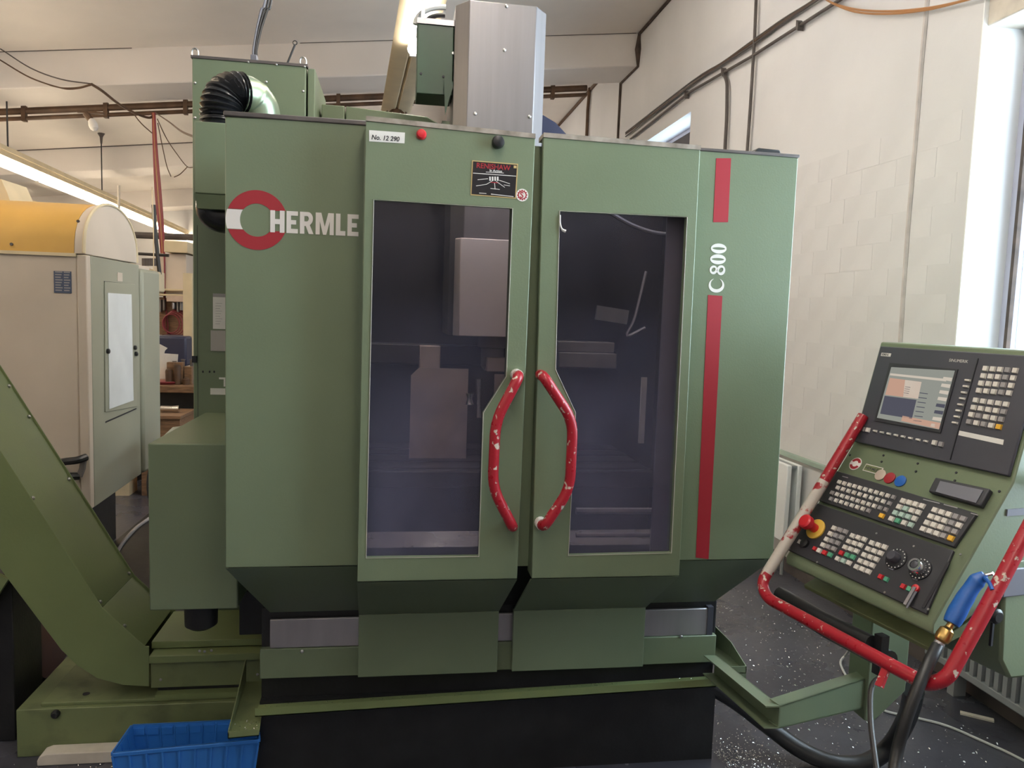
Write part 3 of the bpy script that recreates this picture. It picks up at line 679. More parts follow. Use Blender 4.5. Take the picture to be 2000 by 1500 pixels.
p = aY(-40, 1200, 2.9); p2 = aY(33, 1300, 2.9); obj('support_leg', MB().box(p2.x-.25, p2.x, 2.88, 3.1, 0, .62), 'black', cv, bevel=.004)

# ================================================================== COOLANT TANK, BOARD, BIN
tk = thing('coolant_tank', 'low stained green coolant tank on the floor under the chip conveyor', 'tank', (-.85, 3.15, 0))
obj('tank_body', MB().box(-1.272, -.425, 2.77, 3.62, 0, .172), 'tank', tk, bevel=.003)
obj('tank_lid', MB().box(-1.20, -.43, 2.79, 3.60, .172, .184), 'tank', tk, bevel=.002)
p = aY(110, 1393, 2.77); obj('drain_plug', MB().lathe((p.x, 2.77, p.z), -Yv, [(.014,0),(.014,.012),(.009,.02)], 14), 'black', tk)
p = aZ(190, 1328, .185); obj('lid_slot', MB().lathe((p.x, 2.785+.06, .1845), Z, [(.012,0),(.012,.001)], 12), 'ink', tk)
q0 = aZ(72, 1497, 0); q1 = aZ(222, 1490, 0)
bx = [(q0.x+.03*(1-math.cos(t)), q0.z+.0) for t in (0,)]
pb = MB().prism([(q0.x,q0.y,0),(q1.x+.15,q1.y,0),(q1.x+.15,q1.y,.042),(q0.x+.03,q0.y,.042),(q0.x+.008,q0.y,.034),(q0.x,q0.y,.018)], (0,.06,0))
o = obj('wooden_board', pb, 'plank', label='pale board lying on the floor in front of the green tank', cat='board', bevel=.003)
RZ = .185
F0, F1, B0, B1 = aZ(220,1470,RZ), aZ(505,1443,RZ), aZ(258,1416,RZ), aZ(503,1404,RZ)
bn = thing('storage_bin', 'blue ribbed plastic bin on the floor below the gutter spout', 'bin', ((F0+B1)/2)*Vector((1,1,0)) if False else Vector((((F0+B1)/2).x, ((F0+B1)/2).y, 0)))
cen = (F0+F1+B0+B1)/4
def tap(p, z, k=.90): return Vector((cen.x+(p.x-cen.x)*k, cen.y+(p.y-cen.y)*k, z))
walls = [(F0,F1),(F1,B1),(B1,B0),(B0,F0)]
def wallpts(a, b, z0=.0, z1=RZ): return [tap(a,z0), tap(b,z0), Vector((b.x,b.y,z1)), Vector((a.x,a.y,z1))]
for a, b in walls:
    inw = (cen-(a+b)/2); inw.z = 0; inw.normalize()
    obj('bin_wall', MB().prism(wallpts(a,b,.001), inw*.004), 'blue', bn)
    d = (b-a); nn = max(3, round(d.length/.047))
    for i in range(nn+1):
        t = i/nn
        if t in (0,1) and nn < 6: continue
        up = a.lerp(b, t); dn = tap(a,.004).lerp(tap(b,.004), t); dd = d.normalized()*.003
        obj('rib', MB().prism([dn-dd, dn+dd, up+dd-Z*.012, up-dd-Z*.012], -inw*.006), 'blue', bn)
        obj('inner_rib', MB().prism([dn+inw*.0045-dd*.6, dn+inw*.0045+dd*.6, up+inw*.0045+dd*.6-Z*.004, up+inw*.0045-dd*.6-Z*.004], inw*.003), 'blue', bn)
        if i < nn and nn >= 6:       # inner pockets under the rim
            u2 = a.lerp(b, t+.5/nn)-Z*.022+inw*.0045; hw = d.normalized()*(d.length/nn*.40)
            obj('rim_pocket', MB().prism([u2-hw-Z*.012, u2+hw-Z*.012, u2+hw+Z*.012, u2-hw+Z*.012], inw*.004), 'blue', bn)
    obj('rim', MB().prism([Vector((a.x,a.y,RZ-.012))-inw*.006, Vector((b.x,b.y,RZ-.012))-inw*.006, Vector((b.x,b.y,RZ))-inw*.006, Vector((a.x,a.y,RZ))-inw*.006], inw*.010), 'blue', bn, bevel=.0015)
obj('bin_floor', MB().prism([tap(p,.0) for p in (F0,F1,B1,B0)], (0,0,.004)), 'blue', bn)

# ================================================================== PENDANT CONSOLE
HL = Vector((1.326, 2.040, 1.250)); PSI, T1, T2, L1, L2, CW = 1.389, .246, .58, .313, .378, .50
w = Vector((math.cos(PSI), -math.sin(PSI), 0)); n = Vector((-math.sin(PSI), -math.cos(PSI), 0))
d1 = Z*math.cos(T1)-n*math.sin(T1); d2 = -Z*math.cos(T2)+n*math.sin(T2)
n1 = n*math.cos(T1)+Z*math.sin(T1); n2 = n*math.cos(T2)+Z*math.sin(T2)
BL = HL+d2*L2
pd = thing('control_pendant', 'tilted operator console with screen and keypads on a green swing arm', 'console', (1.45, 1.85, 0))
def ab(px, py, upper, c=0.0):                    # pixel -> (a along width, b up the face)
    o_, dn, nn = (HL, d1, n1) if upper else (BL, -d2, n2)
    p = aP(px, py, o_+nn*c, nn)-o_; return p.dot(w), p.dot(dn)
def fp(a, b, upper, c=0.0):
    return (HL+w*a+d1*b+n1*c) if upper else (BL+w*a-d2*b+n2*c)
def fmat(a, b, upper, c=0.0):
    return frame_m(fp(a,b,upper,c), w, d1 if upper else -d2, n1 if upper else n2)
def fbox(name, a0, a1, b0, b1, c0, c1, upper, m_, par=None, label=None, bevel=0):
    P = [fp(a,b,upper,c) for c in (c0,c1) for a, b in ((a0,b0),(a1,b0),(a1,b1),(a0,b1))]
    return obj(name, MB().hexa(P), m_, par or pd, label, bevel)
def hz(f, z): return Vector((HL.x, HL.y, 0))+n*f+Z*z
ft = -L1*math.sin(T1); zt1 = HL.z+L1*math.cos(T1); fb = L2*math.sin(T2); zb1 = HL.z-L2*math.cos(T2)
prof = [hz(0,HL.z), hz(ft,zt1), hz(ft-.10,zt1), hz(-.24,1.42), hz(-.24,1.02), hz(.0,.98), hz(fb-.03,zb1-.035), hz(fb,zb1-.022), hz(fb,zb1)]
obj('console_housing', MB().prism(prof, w*CW), 'green', pd, bevel=.004)
# upper screen panel
a_tl, b_tl = ab(1724, 676, 1); a_bl, b_bl = ab(1666, 862, 1)
sp_ = fbox('screen_panel', .012, CW-.008, .012, L1-.014, .0005, .010, 1, 'dgrey', None, 'dark grey screen panel', .003)
def quad_face(name, pxs, upper, c, th, m_, par, label=None, bevel=0):
    P = []
    for px, py in pxs:
        a, b = ab(px, py, upper, c); P.append(fp(a, b, upper, c))
    return obj(name, MB().prism(P, (n1 if upper else n2)*th), m_, par, label, bevel)
bz = quad_face('screen_bezel', [(1709,822),(1838,846),(1872,722),(1739,709)], 1, .0102, .003, 'dgrey2', sp_)
sc = quad_face('screen', [(1713,816),(1834,839),(1865,724),(1741,717)], 1, .0133, .0006, 'scr1', sp_, 'lit screen with grey and orange fields')
def sq(pxs, m_): quad_face('screen_field', pxs, 1, .0141, .0003, m_, sc)
sq([(1738,733),(1848,745),(1847,740),(1739,729)], 'scr4')
sq([(1729,771),(1793,779),(1800,746),(1738,738)], 'scr2'); sq([(1764,775),(1793,779),(1800,746),(1768,742)], 'scr4')
sq([(1719,808),(1781,818),(1790,781),(1728,773)], 'scr3')
sq([(1760,822),(1834,838),(1837,826),(1763,812)], 'scr2')
for i in range(8): sq([(1841-3.4*i,745+13*i-3),(1858-3.4*i,748+13*i-3),(1860-3.4*i,738+13*i),(1843-3.4*i,736+13*i)], 'scr4' if i not in (4,5) else 'scr3')
for i in range(7): sq([(1796-2*i,768+9*i),(1812-2*i,770+9*i),(1812.3-2*i,768.5+9*i),(1796.3-2*i,766.5+9*i)], 'scr3')
for i in range(5): sq([(1768-i,756+4*i),(1778-i,757.5+4*i),(1778-i,756+4*i),(1768-i,754.5+4*i)], 'scr3')
fbox('divider', *(lambda q: (q-.002, q))(ab(1893,800,1)[0]-.004), .02, L1-.03, .010, .0125, 1, 'dgrey2', sp_)
# key shared meshes (local frame, z = out of the panel)
def key_mesh(wd, ht, th, nm):
    mb = MB(); a, b = wd/2, ht/2; k = .0012
    mb.hexa([(-a,-b,0),(a,-b,0),(a,b,0),(-a,b,0),(-a+k,-b+k,th),(a-k,-b+k,th),(a-k,b-k,th),(-a+k,b-k,th)])
    return mesh_of(nm, mb, M['key'], Vector((0,0,0)))
def grid(par, upper, c, tl, tr, bl, br, nx, ny, fill=.72, th=.005, cols=None, skip=(), name='key', sz=None):
    A = [ab(*p, upper, c) for p in (tl, tr, bl, br)]
    pw = math.dist(A[0], A[1])/max(1, nx-1); ph = math.dist(A[0], A[2])/max(1, ny-1) if ny > 1 else pw
    me = key_mesh(*(sz or (pw*fill, ph*fill)), th, name)
    for j in range(ny):
        for i in range(nx):
            if (i, j) in skip: continue
            s_, t_ = i/max(1,nx-1), j/max(1,ny-1)
            a = (A[0][0]*(1-s_)+A[1][0]*s_)*(1-t_)+(A[2][0]*(1-s_)+A[3][0]*s_)*t_
            b = (A[0][1]*(1-s_)+A[1][1]*s_)*(1-t_)+(A[2][1]*(1-s_)+A[3][1]*s_)*t_
            inst(name, me, fmat(a, b, upper, c), par, (cols or {}).get((i, j)))
K2 = (.0135, .0135)
grid(sp_, 1, .010, (1926,720), (1984,724), (1913,763), (1972,768), 5, 4, cols={(3,0):'keyg',(3,1):'keyg',(3,2):'keyg',(3,3):'keyg'})
grid(sp_, 1, .010, (1907,782), (1966,790), (1894,824), (1952,834), 5, 4, cols={(4,3):'keyy',(0,3):'keyg',(4,1):'keyg',(4,2):'keyg',(1,2):'keyg',(2,3):'keyg'})
grid(sp_, 1, .010, (1891,743), (1891,743), (1866,826), (1866,826), 1, 8, name='soft_key', sz=(.016,.006))
grid(sp_, 1, .010, (1710,842), (1809,862), (1710,842), (1809,862), 8, 1, name='soft_key', sz=(.013,.006))
grid(sp_, 1, .010, (1686,838), (1696,840), (1686,838), (1696,840), 2, 1, sz=K2, cols={(0,0):'keyg'})
grid(sp_, 1, .010, (1826,865), (1839,868), (1826,865), (1839,868), 2, 1, sz=K2, cols={(1,0):'keyg'})
quad_face('paper_strip', [(1872,850),(1959,869),(1961,859),(1874,841)], 1, .0102, .0006, 'label', sp_, 'cream label strip')
a, b = ab(1721, 694.5, 1, .0102); lg = fbox('name_plate', a-.001, a+.034, b-.001, b+.0085, .0101, .0106, 1, 'white', sp_)
text('name_text', 'SIEMENS', .0085, fmat(a+.001, b+.001, 1, .0108), lg, 'ink', bold=.0002, sx=.8)
a, b = ab(1853, 706, 1, .0102); text('panel_text', 'SINUMERIK', .011, fmat(a, b, 1, .0104), sp_, 'white', sx=1.02)
# lower keyboard plates
kb = quad_face('keyboard_panel', [(1602,980),(1867,1072),(1912,1006),(1634,921)], 0, .0005, .010, 'dgrey2', pd, 'black alphanumeric keypad plate', .002)
mp_ = quad_face('machine_panel', [(1541,1076),(1812,1202),(1866,1078),(1600,985)], 0, .0005, .008, 'dgrey2', pd, 'black machine control plate', .002)
C1, C2 = .0105, .0085
kc = 'keyg'
grid(kb, 0, C1, (1640,942), (1746,972), (1640,942), (1746,972), 11, 1, sz=(.0115,.0125), cols={(10,0):kc})
grid(kb, 0, C1, (1637,953), (1726,980), (1637,953), (1726,980), 9, 1, sz=(.0115,.0125))
grid(kb, 0, C1, (1626,963), (1731,996), (1626,963), (1731,996), 11, 1, sz=(.0115,.0125), cols={(0,0):kc,(9,0):kc,(10,0):kc})
grid(kb, 0, C1, (1624,975), (1697,998), (1624,975), (1697,998), 8, 1, sz=(.0115,.0125), cols={(0,0):kc,(7,0):kc})
grid(kb, 0, C1, (1738,984), (1738,984), (1738,984), (1738,984), 1, 1, sz=(.0115,.0125), cols={(0,0):kc})
grid(kb, 0, C1, (1723,1008), (1723,1008), (1723,1008), (1723,1008), 1, 1, sz=(.015,.0135), cols={(0,0):'keyy'})
grid(kb, 0, C1, (1765,979), (1802,989), (1742,1014), (1780,1026), 4, 4, fill=.78, cols={(1,1):'keyc',(0,2):'keyc',(1,2):'keyc',(2,2):'keyc',(1,3):'keygr',(3,3):'keyc'})
grid(kb, 0, C1, (1827,997), (1882,1014), (1804,1034), (1858,1052), 5, 4, fill=.78, cols={(4,3):'keyy',(3,0):kc,(4,0):kc,(3,1):kc,(3,2):kc,(4,2):kc,(3,3):kc})
for q in (((1645,931),(1656,934)), ((1803,976),(1835,984)), ((1843,986),(1870,993)), ((1896,1003),(1910,1007))):
    quad_face('silver_mark', [q[0], q[1], (q[1][0]+.6,q[1][1]-1.6), (q[0][0]+.6,q[0][1]-1.6)], 0, C1, .0005, 'steel2', kb)
grid(mp_, 0, C2, (1630,1032), (1652,1039), (1601,1076), (1622,1084), 3, 5, fill=.74, cols={(1,0):kc,(2,0):kc,(1,1):kc,(2,1):kc,(1,2):kc,(2,2):kc,(1,3):kc,(2,3):kc,(1,4):'keyr',(2,4):'keygr'})
grid(mp_, 0, C2, (1592,1072), (1592,1072), (1592,1072), (1592,1072), 1, 1, sz=(.012,.012), cols={(0,0):'keyr'})
grid(mp_, 0, C2, (1666,1047), (1689,1054), (1637,1092), (1659,1100), 3, 5, fill=.74, cols={(0,3):'keyr',(1,3):'keygr',(2,3):'keygr',(1,4):'keyc'})
grid(mp_, 0, C2, (1704,1061), (1729,1069), (1674,1108), (1697,1117), 3, 5, fill=.74)
for (px, py), m_ in (((1721,1127),'keyr'),((1732,1132),'keygr'),((1765,1146),'keyr'),((1777,1151),'keygr')):
    grid(mp_, 0, C2, (px,py), (px,py), (px,py), (px,py), 1, 1, sz=(.013,.013), cols={(0,0):m_})
def lathe_px(name, px, py, prof_, m_, par, label=None, c=C2, seg=24):
    a, b = ab(px, py, 0, c); return obj(name, MB().lathe(fp(a,b,0,c), n2, prof_, seg), m_, par, label)
es = lathe_px('emergency_stop', 1594, 1034, [(.030,0),(.030,.004),(.027,.006)], 'yring', mp_, 'red mushroom stop button on yellow ring')
lathe_px('stop_stem', 1594, 1034, [(.013,.006),(.012,.034)], 'ered', es)
lathe_px('stop_head', 1594, 1034, [(.014,.030),(.0205,.036),(.0205,.050),(.016,.054),(.004,.055)], 'ered', es)
ks = lathe_px('key_switch', 1573, 1062, [(.013,0),(.013,.008),(.008,.010)], 'rubber', mp_)
a, b = ab(1562, 1058, 0, C2); fbox('switch_label', a-.007, a+.007, b-.006, b+.006, C2, C2+.0006, 0, 'white', mp_)
for (px, py), big in (((1751,1092),0), ((1798,1112),1)):
    dl = lathe_px('dial', px, py, [(.028,0),(.028,.003),(.0265,.004)], 'ink', mp_, 'black dial ring with white ticks')
    a, b = ab(px, py, 0, C2)
    for i in range(14):
        t = -2.2+4.9*i/13; o2 = fp(a+.0245*math.cos(t), b+.0245*math.sin(t), 0, C2+.0042)
        obj('tick', MB().obox(o2, w, -d2, n2, .0013, .0013, .0004), 'label', dl)
    if big:
        lathe_px('dial_knob', px, py, [(.0195,.004),(.0185,.022),(.016,.026),(.011,.0262),(.010,.022)], 'chrome', dl, 'chrome override knob')
        lathe_px('knob_cap', px, py, [(.0095,.0225),(.0095,.0255),(.008,.0265)], 'dgrey', dl)
    else:
        lathe_px('dial_knob', px, py, [(.015,.004),(.0135,.02),(.011,.023)], 'dgrey', dl)
    a2, b2 = ab(px-9, py+19, 0, C2); fbox('dial_tab', a2-.007, a2+.007, b2-.003, b2+.003, C2, C2+.003, 0, 'mgrey', dl)
kk = lathe_px('key_lock', 1790, 1150, [(.009,0),(.009,.006),(.006,.008)], 'ered', mp_, 'red key switch with keys hanging')
a, b = ab(1790, 1152, 0, C2); fbox('hanging_key', a-.004, a+.004, b-.045, b+.003, C2+.008, C2+.0105, 0, 'steel2', kk); fbox('hanging_key', a+.005, a+.010, b-.05, b-.005, C2+.006, C2+.008, 0, 'mgrey', kk)
for px, py in ((1712,1042),(1785,1067),(1876,1083),(1728,1157),(1596,1098),(1813,1190),(1542,1072)):
    a, b = ab(px, py, 0, C2); obj('screw', MB().lathe(fp(a,b,0,.0087), n2, [(.0032,0),(.0026,.0012)], 8), 'bolt', mp_)
sb = quad_face('plate_slot', [(1800,1186),(1806,1188),(1856,1100),(1850,1098)], 0, C2, .001, 'ink', mp_)
# small raised box, badge, buttons on the green band
gx = quad_face('cover_box', [(1820,966),(1922,995),(1941,961),(1834,938)], 0, .001, .016, 'dgrey2', pd, 'dark raised cover', .003)
quad_face('box_lid', [(1828,961),(1907,983),(1921,958),(1837,940)], 0, .0172, .002, 'mgrey', gx)
bd = MB(); a, b = ab(1671, 906, 0, .001)
ring = [fp(a+.020*math.cos(t), b+.020*math.sin(t), 0, .001) for t in [2*PI*i/28 for i in range(28)]]
bo = obj('badge', MB().prism(ring, n2*.001), 'white', pd, 'round badge with a red ring and a bar')
for sg in (0, PI):
    o_ = [fp(a+.0175*math.cos(t), b+.0175*math.sin(t), 0, .0022) for t in [sg+.35+(PI-.7)*i/14 for i in range(15)]]
    i_ = [fp(a+.0095*math.cos(t), b+.0095*math.sin(t), 0, .0022) for t in [sg+.45+(PI-.9)*i/14 for i in range(15)]]
    obj('badge_arc', MB().prism(o_+i_[::-1], n2*.0004), 'red', bo)
a2, b2 = ab(1690, 912, 0, .001)
fbox('badge_bar', a2-.002, a2+.060, b2-.012, b2+.010, .001, .0018, 0, 'white', bo); fbox('badge_field', a2, a2+.057, b2-.010, b2+.008, .0018, .0022, 0, 'tank', bo)
text('badge_text', 'HERMLE', .0125, fmat(a2+.003, b2-.0055, 0, .0025), bo, 'dgrey2', bold=.0002)
for px, py, m_, nm in ((1720,928,'sheet','seal_sticker'),(1738,934,'red','round_button'),(1759,940,'bluegrip','round_button')):
    a, b = ab(px, py, 0, .001); obj(nm, MB().lathe(fp(a,b,0,.0005), n2, [(.0165,0),(.0165,.003),(.013,.004)], 24), m_, pd)
for px, py in ((1660,889),(1722,902),(1789,921),(1865,939),(1952,960),(1732,879),(1800,893),(1875,911)):
    a, b = ab(px, py, 0, .0); obj('screw', MB().lathe(fp(a,min(b,L2-.008),0,.0002), n2, [(.0035,0),(.003,.0015)], 8), 'ink', pd)
# lower shelf and hoses beneath the keypad
def fz(a, f, z): return hz(f, z)+w*a
shp = [(-.0,.86),(.195,.80),(.20,.812),(.0,.90)]
obj('lower_shelf', MB().prism([fz(.03,f-.035,z+.045) for f, z in shp], w*(CW-.07)), 'tank', pd, bevel=.002)
for f, z, r, a0_, a1_ in ((.205,.815,.021,-.02,.33),(.165,.775,.026,-.04,.35)):
    obj('conduit_hose', MB().tube([fz(a0_,f,z), fz((a0_+a1_)/2,f,z-.006), fz(a1_,f,z)], r, 14), 'rubber', pd)
obj('hose_clamp', MB().obox(fz(.34,.185,.79), w, n, Z, .012, .012, .05), 'black', pd)
# red guard bar around the keypad, in a plane in front of it
o_ = BL+n2*.045
bar = [aP(x, y, o_, n2) for x, y in ((1662,852),(1600,955),(1487,1138),(1498,1168),(1812,1338),(1850,1325),(1925,1190),(2060,935))]
bar.append(HL+w*CW-n*.20-Z*.02)
bar = [bar[0]+(bar[0]-bar[1]).normalized()*.07]+bar
obj('guard_bar', MB().tube(rounded(bar, .05), .0155, 14), 'redpaint', pd, 'chipped red tubular guard around the keypad')
obj('worn_grip', MB().tube([bar[1].lerp(bar[2],.85), bar[2], bar[2].lerp(bar[3],.9)], .0159, 14), 'wornred', pd, 'guard bar section with the paint worn to bare metal')
hk = [aP(1735,1295,o_,n2), aP(1718,1338,o_,n2)]
obj('hook', MB().obox((hk[0]+hk[1])/2, (hk[1]-hk[0]).normalized(), n2, (hk[1]-hk[0]).normalized().cross(n2), .03, .004, .009), 'redpaint', pd)
# rear support box under the right end of the console
eo = HL+w*(CW+.002)
def ep(px, py): return aP(px, py, eo, w)
zlo = ep(1935, 1342).z
bx_ = [hz(-.01,1.06), hz(-.235,1.10), hz(-.235,zlo), hz(-.05,zlo+.01), hz(-.015,zlo+.06), hz(-.0,zlo+.30)]
obj('rear_box', MB().prism([p+w*.30 for p in bx_], w*(CW-.2995)), 'green', pd, bevel=.008)
q = ep(1985, 1136); obj('access_plate', MB().obox(q+w*.002, n, w, Z, .045, .003, .034), 'mgrey', pd, bevel=.004)
q = ep(1925, 1195); obj('clamp_knob', MB().lathe(q, w, [(.016,0),(.018,.03),(.012,.035)], 14), 'rubber', pd)
q = ep(1938, 1225); obj('box_edge', MB().obox(q, n, w, Z, .003, .003, .045), 'ink', pd)
q = ep(1985, 1000); obj('side_slot', MB().obox(q, n, w, Z, .03, .0015, .008), 'mgrey', pd)
# swing arm: channel from the machine base to the post
A0, A1, A2 = aZ(1422,1298,.43), aZ(1525,1379,.50), aZ(1705,1321,.53)
ah = .105
def chan(a, b, h0, h1, th=.045):
    t = (b-a); t.z = 0; s_ = Vector((-t.y, t.x, 0)).normalized()
    if s_.y < 0: s_ = -s_
    mb = MB(); mb.prism([a-Z*h0, b-Z*h1, b, a], s_*.004)
    mb.prism([a, b, b+s_*th, a+s_*th], -Z*.004); mb.prism([a-Z*h0, b-Z*h1, b+s_*th-Z*h1, a+s_*th-Z*h0], Z*.004); return mb
obj('swing_arm', chan(A0+(A0-A1)*.28, A1, .07, .068), 'green', pd)
obj('swing_arm', chan(A1, A2+(A2-A1)*.12, .068, .10), 'green', pd)
ps = aY(1697, 1300, A2.y-.02)
pz0 = aY(1700, 1408, ps.y).z
pm = MB().prism([(ps.x,ps.y,pz0),(ps.x+.035,ps.y,pz0),(ps.x+.13,ps.y,pz0+.09),(ps.x+.13,ps.y,1.0),(ps.x,ps.y,1.0)], (0,.10,0))
obj('arm_post', pm, 'green', pd, bevel=.004)

# ================================================================== AIR GUN, HOSES, CABLES on the right
o2_ = BL+n2*.05
ag = thing('air_blow_gun', 'blue air gun with brass coupling hanging on the red guard bar', 'air gun', aP(1890,1190,o2_,n2))
def gp(px, py, c=0): return aP(px, py, o2_+n2*c, n2)
g_ = smooth([gp(1858,1218), gp(1875,1185), gp(1893,1155), gp(1908,1135), gp(1924,1124)], 5)
obj('grip', MB().tube(g_, [.016,.018,.0185,.019,.019,.0185,.018,.018,.018,.017,.0165,.016,.016,.016,.0165,.017,.016,.014,.013,.012,.010], 14), 'bluegrip', ag)
obj('nozzle', MB().tube([gp(1922,1124), gp(1940,1120)], .004, 8), 'chrome', ag)
obj('trigger', MB().tube(smooth([gp(1922,1128,.01), gp(1932,1138,.012), gp(1938,1152,.01)],4), .004, 8), 'bluegrip', ag)
obj('coupling', MB().tube([gp(1858,1218), gp(1853,1226), gp(1850,1231), gp(1843,1243), gp(1838,1250), gp(1836,1254)], [.007,.008,.0145,.0165,.0145,.009], 14), 'brass', ag, 'brass quick coupling')
obj('hose_clip', MB().tube([gp(1836,1254), gp(1829,1266)], .011, 12), 'steel2', ag)
obj('air_hose', MB().tube(smooth([gp(1831,1262), gp(1812,1300,.02), gp(1790,1350,.03), gp(1768,1410,.02), gp(1752,1470), gp(1742,1540)],6), .0125, 12), 'rubber', ag, 'black air hose')
cd = [aY(1385,1338,2.56), aZ(1440,1372,.20), aZ(1500,1418,.11), aZ(1560,1462,.055), aZ(1625,1490,.032), aZ(1690,1490,.04), aZ(1740,1455,.11), aZ(1772,1400,.27), aZ(1785,1350,.45)]
obj('conduit', MB().tube(smooth(cd, 7), .031, 16), 'rubber', label='thick black conduit looping from the machine base to the console post', cat='conduit')
bc = [aP(1712,1306,o_,n2)-n2*.03, aP(1703,1340,o_,n2), aP(1700,1400,o_,n2), aP(1706,1460,o_,n2), aP(1716,1530,o_,n2)]
obj('black_cable', MB().tube(smooth(bc, 6), .006, 8), 'cable', label='thin black cable hanging from the red guard bar to the floor', cat='cable')
wc = [aZ(1700,1222,.45), aZ(1678,1240,.3), aZ(1655,1275,.05), aZ(1642,1292,.006), aZ(1648,1312,.006), aZ(1672,1345,.006), aZ(1720,1385,.006), aZ(1790,1402,.006), aZ(1850,1418,.006), aZ(1920,1448,.006), aZ(1985,1478,.006), aZ(2060,1520,.006)]
obj('white_cable', MB().tube(smooth(wc, 6), .0055, 8), 'whcable', label='white cable trailing over the dark floor to the right', cat='cable')
p = aZ(1908, 1400, .004); obj('offcut', MB().obox((p.x,p.y,.005), Vector((.8,-.6,0)), Vector((.6,.8,0)), Z, .06, .012, .004), 'plank', label='small pale offcut lying on the floor before the radiator', cat='scrap')
# radiator under the window
rx0, rx1, ry0, ry1 = WX-.13, WX-.03, 1.55, 3.05
rd = thing('radiator', 'grey ribbed radiator low on the right wall under the window', 'radiator', ((rx0+rx1)/2, (ry0+ry1)/2, 0))
obj('back_plate', MB().box(rx0+.03, rx1, ry0, ry1, .14, .66), 'radiator', rd)
obj('bottom_rail', MB().box(rx0-.004, rx1, ry0, ry1, .12, .155), 'radiator', rd, bevel=.006); obj('top_rail', MB().box(rx0-.004, rx1, ry0, ry1, .645, .68), 'radiator', rd, bevel=.006)
fm = MB().box(-.015, .03, -.011, .011, -.245, .245); fme = mesh_of('fin', fm, M['radiator'], Vector((0,0,0)))
for i in range(34): inst('fin', fme, Matrix.Translation((rx0+.01, ry0+.025+i*.044, .40)), rd)
for y in (ry0+.15, ry1-.15): obj('foot', MB().box(rx0+.02, rx1-.02, y-.02, y+.02, 0, .12), 'radiator', rd)
obj('baseboard_right', MB().box(WX-.02, WX, 1.2, 8, 0, .08), 'dust', kind='structure')
zl_ = aX(1570, 893, WX).z
obj('trim_12', MB().box(WX-.03, WX, 3.3, 8.2, zl_-.03, zl_), 'mgreen', kind='structure', bevel=.004)
r2 = thing('radiator', 'white radiator end showing behind the right edge of the milling machine', 'radiator', (2.47, 5.0, 0))
ye = aX(1534, 980, 2.42).y; zt_, zb_ = aX(1530, 906, 2.42).z, aX(1526, 1058, 2.42).z
obj('panel', MB().box(2.42, 2.45, ye, ye+1.4, zb_, zt_), 'jamb', r2, bevel=.006); obj('panel', MB().box(2.49, 2.52, ye, ye+1.4, zb_, zt_), 'jamb', r2, bevel=.006)
obj('top_grille', MB().box(2.4505, 2.4895, ye+.01, ye+1.39, zt_-.02, zt_-.004), 'radiator', r2)
for y in (ye+.2, ye+1.2): obj('bracket', MB().box(2.45, 2.5495, y-.02, y+.02, zb_+.06, zb_+.12), 'radiator', r2)
obj('valve_pipe', MB().tube([(2.47,ye+.08,zb_), (2.47,ye+.08,0)], .012, 8), 'radiator', r2)

# ================================================================== RIGHT WALL PIPES AND CABLES
e1 = WX-.03
def wpx(px, py, o=.03): return aX(px, py, WX-o)
pb_ = thing('wall_conduit', 'grimy steel conduit with clips running up the right wall', 'conduit', wpx(1400,150))
obj('pipe', MB().tube([wpx(1231,272), wpx(1350,178), wpx(1465,112), wpx(1562,50), wpx(1640,0), wpx(1740,-70)], .011, 10), 'dust', pb_)
for px, py in ((1341,185),(1414,141),(1562,50)):
    q = wpx(px, py); obj('clip', MB().obox(q, X, Vector((0,.77,.64)), Z, .02, .018, .026), 'dust', pb_)
br = [wpx(1412,140), wpx(1419,158), wpx(1420,180), wpx(1419,235), wpx(1416,290), wpx(1412,420), Vector((WX-.03, wpx(1412,420).y, .5))]
obj('branch_pipe', MB().tube(smooth(br,4), .014, 8), 'dust', pb_)
ub = thing('cable_run', 'bundle of brown cables along the right wall above the conduit', 'cables', wpx(1350,170))
for k in range(3):
    kp = [(1222,262),(1350,165),(1410,124),(1468,84),(1530,42),(1592,0),(1712,-84)]
    mid = [wpx(x, y+(k-1)*(3+2*math.sin(i_*2.1+k)), .03) for i_, (x, y) in enumerate(kp)]
    obj('cable', MB().tube(smooth(mid,4), .0075, 6), 'rust' if k == 1 else 'dust', ub)
obj('vertical_conduit', MB().tube([wpx(1479,-60), wpx(1474,70), wpx(1466,200), wpx(1459,300), Vector((WX-.03, wpx(1459,300).y, .02))], .012, 8), 'dust', label='thin vertical conduit crossing the wall pipes', cat='conduit')
obj('vertical_conduit', MB().tube([wpx(1152,168), wpx(1148,215), Vector((WX-.03, wpx(1148,215).y, .02))], .022, 8), 'rust', label='rusty vertical pipe on the far right wall beyond the beam', cat='conduit')
for k, dy in enumerate((0, 5)):
    obj('yellow_cable', MB().tube(smooth([wpx(1600,-14,.04), wpx(1622,4,.04), wpx(1670,18+dy,.05), wpx(1735,22+dy,.05), wpx(1810,16+dy*.6,.05), wpx(1880,2,.05), wpx(1940,-16,.04)],6), .006, 6), 'orcable',
        label=('upper' if k == 0 else 'lower')+' of two slack orange cables at the top of the right wall', cat='cable')
q = aX(1985, 25, WX+.1); obj('shutter_box', MB().box(WX+.02, WX+.20, .6, q.y+.12, q.z-.04, q.z+.22), 'plank', label='pale shutter box at the top of the bright right window', cat='box', bevel=.006)

